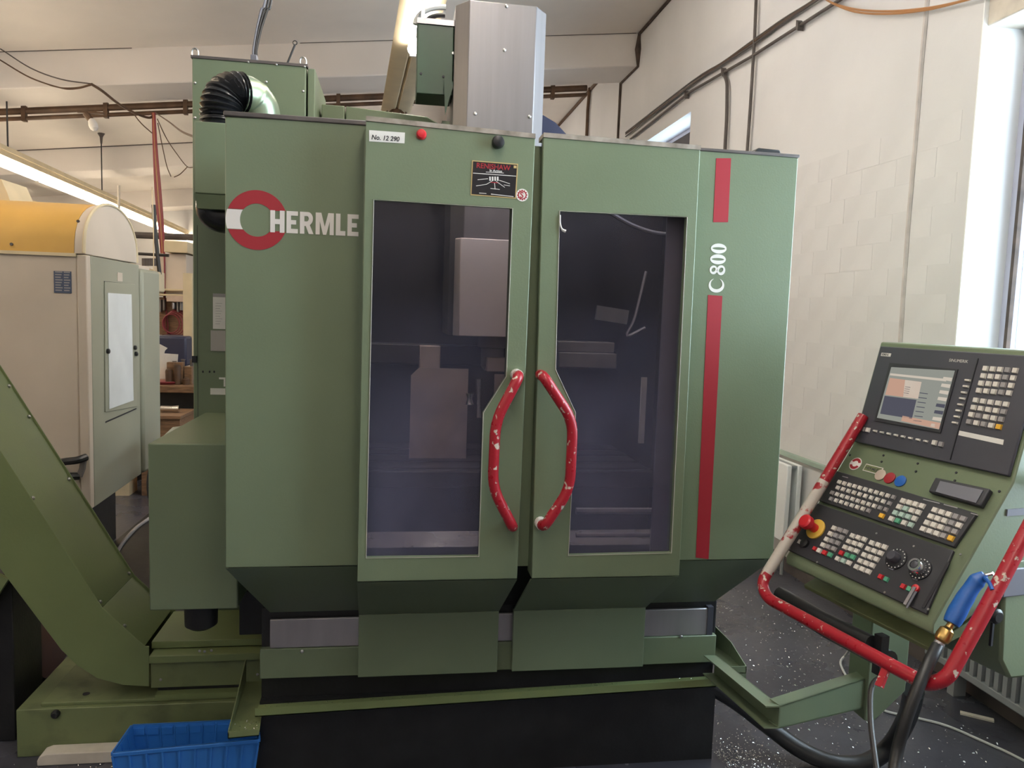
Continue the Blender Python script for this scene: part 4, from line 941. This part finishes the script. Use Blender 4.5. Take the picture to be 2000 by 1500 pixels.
# ================================================================== LIGHT FITTINGS
def fitting(p0, p1, label, mtube='tube', stem=True, lit=None, group=None, w_=.04, drop=.012, rt=.019, seg=1.55, trough=False):
    p0, p1 = Vector(p0), Vector(p1); t = (p1-p0).normalized(); s_ = t.cross(Z).normalized(); u_ = s_.cross(t)
    th_ = thing('strip_light', label, 'lamp', (p0+p1)/2+Z*.06, group)
    prof_ = [(-w_,.0),(-w_*.55,.06),(w_*.55,.06),(w_,.0),(w_*.9,.0),(w_*.5,.05),(-w_*.5,.05),(-w_*.9,.0)]
    if trough: prof_ = [(-w_,.0),(-w_*.6,.07),(w_*.6,.07),(w_,.0),(w_*.75,-.012),(w_*.12,-.012),(0,.006),(-w_*.12,-.012),(-w_*.75,-.012)]
    obj('reflector', MB().prism([p0+s_*a+u_*b for a, b in prof_], p1-p0), 'cream', th_)
    obj('gear_channel', MB().obox((p0+p1)/2+u_*.085, t, s_, u_, (p1-p0).length/2, .028, .024), 'cream', th_)
    L = (p1-p0).length; nseg = max(1, round(L/seg))
    for i in range(nseg):
        a, b = p0+t*(L*i/nseg+.03), p0+t*(L*(i+1)/nseg-.03)
        on = lit is None or i in lit
        if not on and trough: continue
        obj('tube', MB().cyl(a+u_*drop, b+u_*drop, rt, 12), mtube if on else 'label', th_)
        for q in (a, b): obj('lamp_holder', MB().obox(q+u_*(drop+.01), t, s_, u_, .012, .02, .03+max(0,-drop)*.5), 'label', th_)
    if stem:
        for i in range(0, nseg, 2):
            q = p0+t*(L*(i+.5)/nseg)+u_*.1; zt_ = zc(q.x)
            obj('rod', MB().cyl(q, (q.x,q.y,zt_), .008, 6), 'cable', th_); obj('canopy', MB().lathe((q.x,q.y,zt_-.001), -Z, [(.05,0),(.02,.05),(.012,.14)], 10), 'dust', th_)
    return th_
zL = 3.0; l0 = aZ(0, 303, zL); l1 = aZ(380, 466, zL); dirL = (l1-l0).normalized()
fitting(l0-dirL*6.5, l1+dirL*.4, 'long bright row of fluorescent tubes on the left leading into the hall', w_=.03, drop=-.06, rt=.05)
zm = 3.35; m0 = aZ(834, -30, zm); m1 = aZ(773, 218, zm); dm = (m1-m0).normalized()
mb_ = aZ(806, 84, zm); sg_ = (m1-mb_).length
mid_ = fitting(mb_-dm*sg_*3, m1, 'fluorescent strip light hanging above the column with its far tube unlit', 'tubew', lit=(0,1,2), w_=.13, rt=.035, drop=-.05, seg=sg_, trough=True)
bk = m1-dm*.12
for sg in (-1, 1): obj('end_clip', MB().tube([bk+X*.02*sg-Z*.01, bk+X*.07*sg-Z*.05, bk+X*.085*sg-Z*.03], .012, 6), 'rust', mid_)
obj('end_clip', MB().box(bk.x-.03, bk.x+.03, bk.y-.02, bk.y+.02, bk.z-.04, bk.z+.0), 'rust', mid_)
for (fx, fy0, fy1), lb in (((-.3,-4.4,.5),'added fluorescent row straight behind the viewpoint'), ((-3.0,-4.4,.4),'first added fluorescent row left of the viewpoint, out of view'), ((-3.5,2.2,5.2),'short added fluorescent row high above the conveyor, out of view'), ((1.3,4.62,6.0),'single added fluorescent tube high under the roof right of the column, out of view'), ((-.7,4.62,6.0),'single added fluorescent tube high under the roof above the cabinet, out of view'),
        ((-6.6,6.5,16),'far left added fluorescent row along the hall'), ((.9,9.4,16),'added fluorescent row deep in the hall behind the machine')):
    zf = 3.6 if fy0 == 2.2 else zc(fx)-.20 if fy0 == 4.62 else 3.25
    fitting((fx,fy0,zf), (fx,fy1,zf), lb, 'tubew' if fx > -3.1 else 'tube', w_=.028, drop=-.045)  # these rows are invented to brighten the ceiling and machine front

# ================================================================== CEILING PIPES AND WIRES, LEFT
pv = thing('ceiling_pipe', 'rusty pipe run along the far side of the roof beam', 'pipe', aY(200,215,9.0))
pa, pb2 = aY(-200, 227, 9.0), aY(1146, 172, 9.0)
for k in range(2): obj('pipe', MB().tube([pa+Vector((0,0,-.075*k)), pb2+Vector((0,0,-.075*k))], .035 if k == 0 else .022, 8), 'rust', pv)
for i in range(9):
    q = pa.lerp(pb2, (i+.5)/9); obj('pipe_clip', MB().box(q.x-.02, q.x+.02, q.y-.04, q.y+.02, q.z-.11, q.z+.05), 'rust', pv)
def wire(pts, Y, r, m_, label, name='wire', cat='cable', group=None):
    P = [aY(x, y, Y if not isinstance(Y, (list,tuple)) else Y[i]) for i, (x, y) in enumerate(pts)]
    return obj(name, MB().tube(smooth(P, 6), r, 6), m_, label=label, cat=cat, group=group)
wire([(-60,60),(0,95),(60,133),(120,155),(180,164)], 8.2, .0065, 'dust', 'upper of the slack wires at the top left, running to the beam corner')
wire([(-60,80),(0,117),(60,152),(120,172),(150,173),(178,166)], 8.2, .0075, 'rust', 'lower brown wire sagging below the upper wire at the top left')
wire([(70,156),(110,170),(150,171),(178,164)], 8.19, .005, 'rust', 'short loop of wire just under the slack brown wire')
wire([(178,164),(200,178),(232,203),(262,220),(290,230),(302,224)], [8.2,8.3,8.5,8.7,8.85,8.9], .013, 'rust', 'brown cable bundle from the beam corner down to the red cables')
wire([(255,214),(275,240),(297,260)], 8.75, .006, 'rust', 'short dark wire beside the brown cable bundle')
wire([(303,220),(330,238),(352,255),(384,270)], [8.9,7.5,5.5,3.4], .006, 'rust', 'dark cable running from the hanging red cables to the green cabinet')
wire([(307,232),(325,270),(345,300),(365,325),(378,327)], 8.85, .005, 'rust', 'thin wire sagging towards the green cabinet')
wire([(308,240),(318,290),(326,325),(334,345)], 8.85, .005, 'rust', 'thin dark wire curving down beside the red cables')
wire([(340,346),(352,340),(366,326)], 8.85, .005, 'rust', 'short hooked wire end near the green cabinet')
for k in range(5):
    dx = (-4, -2.2, 0, 2.4, 4.2)[k]; sw = (k-2)*2
    wire([(300+dx*.5,220),(303+dx*.8,290),(309+dx+sw*.3,380),(315+dx,450),(319+dx*.6,520),(321+dx-sw*.8,580),(322+dx*.8+sw*.6,640),(323+dx*.4,665)], 8.93-.06*k, .0085, ('redcable','redcable','orcable','redcable','redcable')[k],
        ('leftmost','second from the left','','second from the right','rightmost')[k]+' of the red cables hanging from the ceiling left of the cabinet' if k != 2 else 'orange cable hanging among the red cables left of the green cabinet', name='hanging_cable', group='red cables hanging from the ceiling' if k != 2 else None)
wire([(297,365),(299,420),(300,470),(300,536)], 6.62, .004, 'cream', 'pale pull cord hanging left of the red cables', name='pull_cord', cat='cord')
wire([(300,400),(303,450),(308,500),(312,536)], 6.7, .016, 'cable', 'dark slanting strut behind the red cables', name='strut', cat='pipe')
# spot lamp under the pipe
q = aY(178, 222, 8.6); sl_ = thing('spot_lamp', 'small dusty reflector lamp hanging under the ceiling pipe', 'lamp', q)
obj('bracket', MB().box(q.x-.13, q.x+.12, q.y-.02, q.y+.02, q.z+.0, q.z+.02), 'rust', sl_)
obj('lamp_neck', MB().tube([q+Vector((-.05,0,0)), q+Vector((0,0,-.07))], [.035,.03], 10), 'rust', sl_)
obj('lamp_bulb', MB().tube([q+Vector((0,0,-.06)), q+Vector((.02,-.01,-.11)), q+Vector((.035,-.015,-.15)), q+Vector((.04,-.018,-.175))], [.03,.045,.04,.015], 12), 'label', sl_)

# ================================================================== BACKGROUND MACHINE, LEFT
bX, bY = -1.58, 4.3
bmach = thing('enclosed_machine', 'beige machine with yellow barrel hood in the left background', 'machine', (-2.6, 4.9, 0))
obj('body', MB().box(-4.4, bX-.05, bY, 5.5, .484, 1.828), 'beige', bmach, bevel=.008)
obj('corner_post', MB().box(bX-.0495, bX, bY-.004, bY+.05, .484, 1.826), 'beige', bmach, bevel=.006)
obj('plinth', MB().box(-4.3, bX-.25, bY+.25, 5.4, 0, .483), 'black', bmach)
sf = obj('side_face', MB().prism([(bX,bY+.051,.484),(bX,5.12,.50),(bX,5.12,1.822),(bX,bY+.051,1.826)], (-.049,0,0)), 'beige_green', bmach, bevel=.004)
obj('rear_column', MB().box(bX-.10, bX+.015, 5.14, 5.5, .50, 1.80), 'beige_green', bmach, bevel=.02)
def sx(px, py, o=.0): p = aX(px, py, bX+o); return Vector((bX+o, p.y, p.z))
dr = obj('side_door', MB().prism([sx(204,805), sx(266,794), sx(262,555), sx(203,550)], (.006,0,0)), 'beige_green', bmach, bevel=.002)
obj('door_pane', MB().prism([sx(213,799,.007), sx(260,782,.007), sx(256,575,.007), sx(210,572,.007)], (.003,0,0)), 'skin', dr, 'pane painted pale as if reflecting daylight')
for px, py in ((209,686),(262,679),(264,691)):
    p = sx(px, py, .006); obj('door_knob', MB().lathe(p, X, [(.014,0),(.014,.012),(.008,.016)], 10), 'rubber', dr)
obj('door_slot', MB().prism([sx(206,823,.001), sx(266,797,.001), sx(266,799,.001), sx(206,826,.001)], (.002,0,0)), 'ink', bmach)
obj('door_slot', MB().prism([sx(203,549,.001), sx(262,555,.001), sx(262,557,.001), sx(203,551,.001)], (.002,0,0)), 'ink', bmach)
p = sx(234, 541, .001); obj('small_plate', MB().box(bX, bX+.003, p.y-.04, p.y+.04, p.z-.025, p.z+.025), 'beige', bmach)
# barrel hood
hy0, hy1, hz0, hzt = bY-.005, 5.12, 1.83, 2.125
arc = [(hy0+(hy1-hy0)*.5-(hy1-hy0)*.5*math.cos(t), hz0+(hzt-hz0)*math.sin(t)**.8) for t in [PI*i/20 for i in range(21)]]
hd = obj('hood', MB().prism([(-4.4,a,b) for a, b in arc], (4.4+bX-.06,0,0)), 'yellow', bmach, 'yellow curved hood')
obj('hood_end', MB().prism([(bX-.06,a,b) for a, b in arc], (.05,0,0)), 'beige', bmach, 'pale arched end cap', bevel=.004)
obj('end_rib', MB().tube([(bX-.012,a,b+.004) for a, b in arc], .009, 6), 'cream', bmach)
obj('hood_lip', MB().box(-4.4, bX-.05, bY-.012, bY-.001, 1.815, 1.832), 'cream', bmach)
q0, q1 = aY(105,529,bY-.001), aY(140,573,bY-.001)
pt = obj('data_plate', MB().box(q0.x, q1.x, bY-.003, bY, q1.z, q0.z), 'bluedata', bmach, 'dark blue data plate with pale rows')
for i in range(8):
    for a, b in ((.08,.5),(.58,.94)):
        z_ = q0.z+(q1.z-q0.z)*(i+.6)/8.4; obj('plate_row', MB().box(q0.x+(q1.x-q0.x)*a, q0.x+(q1.x-q0.x)*b-.004*(i%3), bY-.0036, bY-.003, z_, z_+.006), 'keyg', pt)
for px, py in ((23,477),(145,430)):
    p = aY(px, py, bY-.002); obj('bolt', MB().lathe((p.x,bY-.002 if py > 450 else bY+.05,p.z), -Yv, [(.008,0),(.008,.006)], 8), 'dust', bmach)
hs = smooth([aY(105,908,bY-.02), aY(125,902,bY-.09), aY(150,899,bY-.10), aY(168,893,bY-.06)],5)
obj('drain_hose', MB().tube(hs, .02, 10), 'rubber', bmach)
obj('drain_handle', MB().tube([aY(164,893,bY-.05), aY(161,915,bY-.05), aY(155,930,bY-.05)], .016, 8), 'iron', bmach)
obj('drain_hose', MB().tube(smooth([aY(100,938,bY-.02), aY(130,931,bY-.07), aY(155,930,bY-.05)],4), .02, 10), 'rubber', bmach)
cb_ = aY(18, 372, 4.9); ob_ = obj('control_box', MB().box(cb_.x-.5, cb_.x+.02, 4.7, 5.0, 2.10, cb_.z+.035), 'dust', bmach, bevel=.01)
obj('box_end', MB().prism([(cb_.x+.021,4.7,2.10),(cb_.x+.10,4.7,2.10),(cb_.x+.08,4.7,2.17),(cb_.x+.05,4.7,cb_.z+.035),(cb_.x+.021,4.7,cb_.z+.035)], (0,.3,0)), 'cream', bmach)
obj('floor_darkener', MB().box(-1.8, -.75, 3.75, 6.2, .0, .012), 'black', label='added dark pan on the floor under the beige machine', cat='pan')  # dark sheet added only to darken the floor here
obj('floor_cable', MB().tube(smooth([aZ(292,1012,.02), aZ(265,1032,.02), aZ(240,1060,.02), aZ(225,1085,.02)],5), .012, 8), 'keyg', label='grey cable on the dark floor between the beige machine and the conveyor', cat='cable')
# brown drum seen under the conveyor, far left
x0d, x1d = aY(-90,1250,3.4).x, aY(108,1250,3.4).x; rt = thing('oil_drum', 'brown drum lying behind the conveyor at far left', 'drum', ((x0d+x1d)/2, 3.4, 0))
obj('drum_body', MB().cyl((x0d,3.4,.212), (x1d,3.4,.212), .205, 24), mat('brown_drum', (.13,.065,.055), .4, var=.25), rt)
for t in (.45, .8): obj('drum_hoop', MB().tube([(x0d+(x1d-x0d)*t,3.4+.206*math.cos(a),.212+.206*math.sin(a)) for a in [2*PI*i/24 for i in range(24)]], .006, 6, closed=True), 'rust', rt)

# ================================================================== WORKSHOP CORNER in the gap
GY = 7.6
def gbox(name, a, b, y0, y1, m_, par=None, label=None, cat=None, bevel=.004):
    p, q = aY(*a, y0), aY(*b, y0)
    return obj(name, MB().box(min(p.x,q.x), max(p.x,q.x), y0, y1, min(p.z,q.z), max(p.z,q.z)), m_, par, label, bevel, cat=cat)
p = aY(265, 520, 6.6); pf = thing('gantry_frame', 'cream steel beam and post behind the beige machine', 'frame', (p.x, 6.6, 0))
A, B = aY(205,500,6.6), aY(302,530,6.6); A2_, B2_ = aY(205,512,6.6), aY(302,548,6.6)
obj('beam', MB().prism([A, B, B2_, A2_], (0,.25,0)), 'cream', pf, bevel=.01)
a_, b_ = aY(299,530,6.6), aY(308,570,6.6); obj('post', MB().box(a_.x, b_.x, 6.6, 6.8, b_.z, a_.z), 'cream', pf, bevel=.01)
obj('post_foot', MB().box(a_.x-.4, a_.x-.2, 6.6, 6.8, 0, a_.z), 'cream', pf)
for k in range(5):
    q = aY(282+5*k, 512, 6.7); obj('terminal', MB().cyl(q-Z*.03, q+Z*.03, .02, 8), 'dust', pf)
q = aY(232, 495, 6.5); obj('motor', MB().cyl(q-X*.05, q+X*.08, .045, 12), 'dust', pf)
obj('tie_rod', MB().tube([aY(205,492,6.7), aY(330,499,6.7)], .012, 8), 'cable', pf)
obj('overhead_rail', MB().tube([aY(190,456,9), aY(385,464,9)], .035, 8), 'dust', label='brown horizontal rail below the left fluorescent row', cat='pipe')
obj('rail_hanger', MB().tube([aY(232,362,9), aY(233,459,9)], .014, 8), 'plank', label='pale hanger rod above the brown horizontal rail', cat='rod')
gbox('cream_locker', (320,470), (366,494), 8.6, 9.3, 'cream', None, 'cream box on top of the far wall cupboards', 'box')
wc_ = thing('wall_cupboard', 'grey brown far wall cupboard behind the hanging red cables', 'cupboard', aY(340,640,8.7)*Vector((1,1,0)) if False else Vector((aY(340,640,8.7).x, 9.0, 0)))
gbox('cupboard_side', (300,494), (364,580), 8.7, 9.2, 'beige', wc_); gbox('rail', (300,563), (360,569), 8.6, 8.69, 'cream', wc_); gbox('rail', (300,573), (360,579), 8.6, 8.69, 'cream', wc_)
pg = gbox('tool_board', (300,580), (358,655), 8.7, 8.76, 'wood', None, 'dark wooden tool board hung with red hose', 'board')
gbox('notice', (325,576), (358,590), 8.6, 8.69, 'sheet', pg); gbox('scraper', (336,591), (340,604), 8.6, 8.69, 'steel2', pg)
for k, px in enumerate((305,311,318,345,351)): gbox('tool', (px,585), (px+3,606+3*(k%2)), 8.62, 8.69, 'iron', pg, bevel=0)
gbox('cream_pillar', (357,533), (376,714), 7.9, 8.2, 'cream', None, 'cream vertical pillar beside the green cabinet', 'pillar')
hcx = aY(334, 632, 8.58); hr_ = thing('hose_coil', 'coiled red hose hanging on the tool board', 'hose', hcx)
for k in range(5):
    r = .085+.011*k; obj('loop', MB().tube([(hcx.x+.01*k+r*math.cos(t), hcx.y+.025*k, hcx.z+r*1.15*math.sin(t)) for t in [2*PI*i/24 for i in range(24)]], .0065, 6, closed=True), 'redcable', hr_)
gbox('tool_trolley', (298,656), (364,716), 7.7, 8.1, 'navy', None, 'dark blue steel tool trolley back behind the papers', 'trolley', bevel=.02)
def sheet(px4, y, label):
    obj('paper_sheet', MB().prism([aY(*q_, y) for q_ in px4], (0,.004,.0)), 'label', label=label, cat='paper')
sheet([(306,740),(344,740),(348,692),(318,690)], 7.4, 'large cream paper sheet leaning above the workbench')
sheet([(304,690),(309,742),(322,685),(327,680),(312,672)], 7.3, 'crumpled white sheet curled over the large paper sheet')
wbn = thing('workbench', 'cluttered wooden workbench in the far gap left of the cabinet', 'workbench', Vector((aY(340,760,7.4).x, 7.6, 0)))
bt0 = aY(296,751,7.2); bt1 = aY(385,768,7.2)
obj('bench_top', MB().box(bt0.x-.3, bt1.x+.2, 7.1, 7.8, bt0.z-.06, bt0.z), 'wood', wbn, bevel=.006)
obj('bench_body', MB().box(bt0.x-.3, bt1.x+.2, 7.2, 7.8, 0, bt0.z-.061), 'black', wbn)
rr_ = random.Random(5)
for k in range(9):
    px = 330+5.6*k; q = aY(px, 750, 7.25+.05*(k%3)); h_ = .05+.13*rr_.random()
    nm, lb = [('tin_can','rusty tin on the far workbench'),('wood_block','brown block on the far workbench'),('steel_part','dark steel part on the far workbench')][k%3]
    mb = MB()
    if k % 3 == 0: mb.lathe((q.x,q.y,bt0.z), Z, [(.028,0),(.03,h_*.9),(.026,h_),(.012,h_+.01)], 12)
    elif k % 3 == 1: mb.box(q.x-.035, q.x+.03, q.y-.03, q.y+.03, bt0.z, bt0.z+h_+.05)
    else: mb.lathe((q.x,q.y,bt0.z), Z, [(.03,0),(.03,.03),(.015,.035),(.015,h_+.04),(.022,h_+.05)], 10)
    obj(nm, mb, ('rust','wood','iron')[k%3], label=('left','middle','right')[k//3]+' of three: '+lb, cat=('tin','block','part')[k%3], group=('tins on the workbench','blocks on the workbench','steel parts on the workbench')[k%3], bevel=.003 if k%3 == 1 else 0)
q = aY(312, 747, 7.15); obj('red_tray', MB().lathe((q.x+.02,7.3,bt0.z), Z, [(.10,0),(.12,.02),(.115,.025)], 18), 'redcable', label='shallow red dish on the far workbench', cat='dish')
db0, db1 = aY(300,800,6.6), aY(352,812,6.6)
wbx = thing('wooden_chest', 'brown wooden chest with a steel tube on top below the workbench', 'chest', Vector(((db0.x+db1.x)/2, 6.9, 0)))
obj('chest_body', MB().box(db0.x-.1, db1.x, 6.6, 7.05, 0, db1.z-.03), 'wood', wbx, bevel=.004); obj('chest_lid', MB().box(db0.x-.1, db1.x+.01, 6.58, 7.06, db1.z-.03, db1.z), 'wood', wbx, bevel=.004)
obj('steel_tube', MB().tube([(db0.x,6.8,db1.z+.03),(db1.x-.12,6.8,db1.z+.03),(db1.x-.06,6.8,db1.z+.03)], [.025,.025,.032], 12), 'chrome', label='bright steel tube lying on the wooden chest', cat='tube')
gv = thing('sloped_cover', 'grey green sloped cover showing behind the green side housing', 'cover', (-1.0, 5.0, 0))
ga, gb_, gc, gd = aY(297,871,4.6), aY(337,834,5.15), aY(376,829,5.25), aY(420,868,4.6)
obj('cover_sheet', MB().prism([ga, gb_, gc, gd], (0,0,-.02)), 'beige_green', gv, bevel=.003)
obj('cover_body', MB().box(ga.x+.12, gd.x, 4.75, 5.25, 0, ga.z-.03), 'black', gv)

# ================================================================== FLOOR: tread plate and swarf
t0, t1 = aZ(1388,1470,0), aZ(1580,1500,0)
tp = thing('tread_plate', 'ribbed steel tread plate on the floor by the machine base', 'plate', (1.45, 2.2, 0))
obj('plate_sheet', MB().box(1.10, 1.75, 1.9, 2.44, 0, .004), mat('tread_steel', (.17,.17,.19), .3, .7, var=.2, vscale=9), tp)
tm = MB(); k = 0
for i in range(26):
    for j in range(22):
        x, y = 1.115+i*.0245, 1.912+j*.0245; s_ = 1 if (i+j) % 2 else -1
        ax = Vector((.707, .707*s_, 0)); ay = Vector((-.707*s_, .707, 0)); c0 = Vector((x,y,.004))
        tm.add([c0-ax*.011, c0-ay*.003, c0+ax*.011, c0+ay*.003, c0+Z*.0022], [(0,1,4),(1,2,4),(2,3,4),(3,0,4)])
obj('tread_pattern', tm, mat('tread_bar', (.30,.30,.32), .25, .8), tp, kind='stuff')
sw = MB(); rs_ = random.Random(11)
def flake(x, y, z, s):
    a = rs_.random()*6.3; v = Vector((math.cos(a), math.sin(a), rs_.uniform(-.2,.5)))*s; q = Vector((-math.sin(a), math.cos(a), rs_.uniform(-.3,.3)))*s*.5
    c0 = Vector((x,y,z+s*.4)); sw.add([c0-v, c0+q, c0+v, c0-q+Z*s*.4], [(0,1,2),(0,2,3)])
for i in range(2600):
    x = rs_.uniform(1.2,2.4); y = rs_.uniform(1.2,4.2); flake(x, y, 0, rs_.uniform(.0015,.005)*(1.3 if rs_.random() < .1 else 1))
for i in range(900):
    x = 1.2+abs(rs_.gauss(0,.16)); y = rs_.gauss(2.45,.1); flake(x, y, .006, rs_.uniform(.0015,.004))
for i in range(500):
    x = rs_.uniform(-.4,1.17); flake(x, rs_.uniform(2.46,2.52), .283+.023*(x+.4)+.003, rs_.uniform(.0008,.0025))
for i in range(500):
    x = rs_.uniform(-1.6,-.7); flake(x, rs_.uniform(2.3,2.75), 0, rs_.uniform(.0015,.004))
for i in range(260):
    flake(rs_.uniform(-.49,-.41), rs_.uniform(2.42,2.68), .25, rs_.uniform(.001,.003))
obj('metal_swarf', sw, 'chip', label='bright metal swarf scattered over the floor and gutter', cat='swarf', kind='stuff')
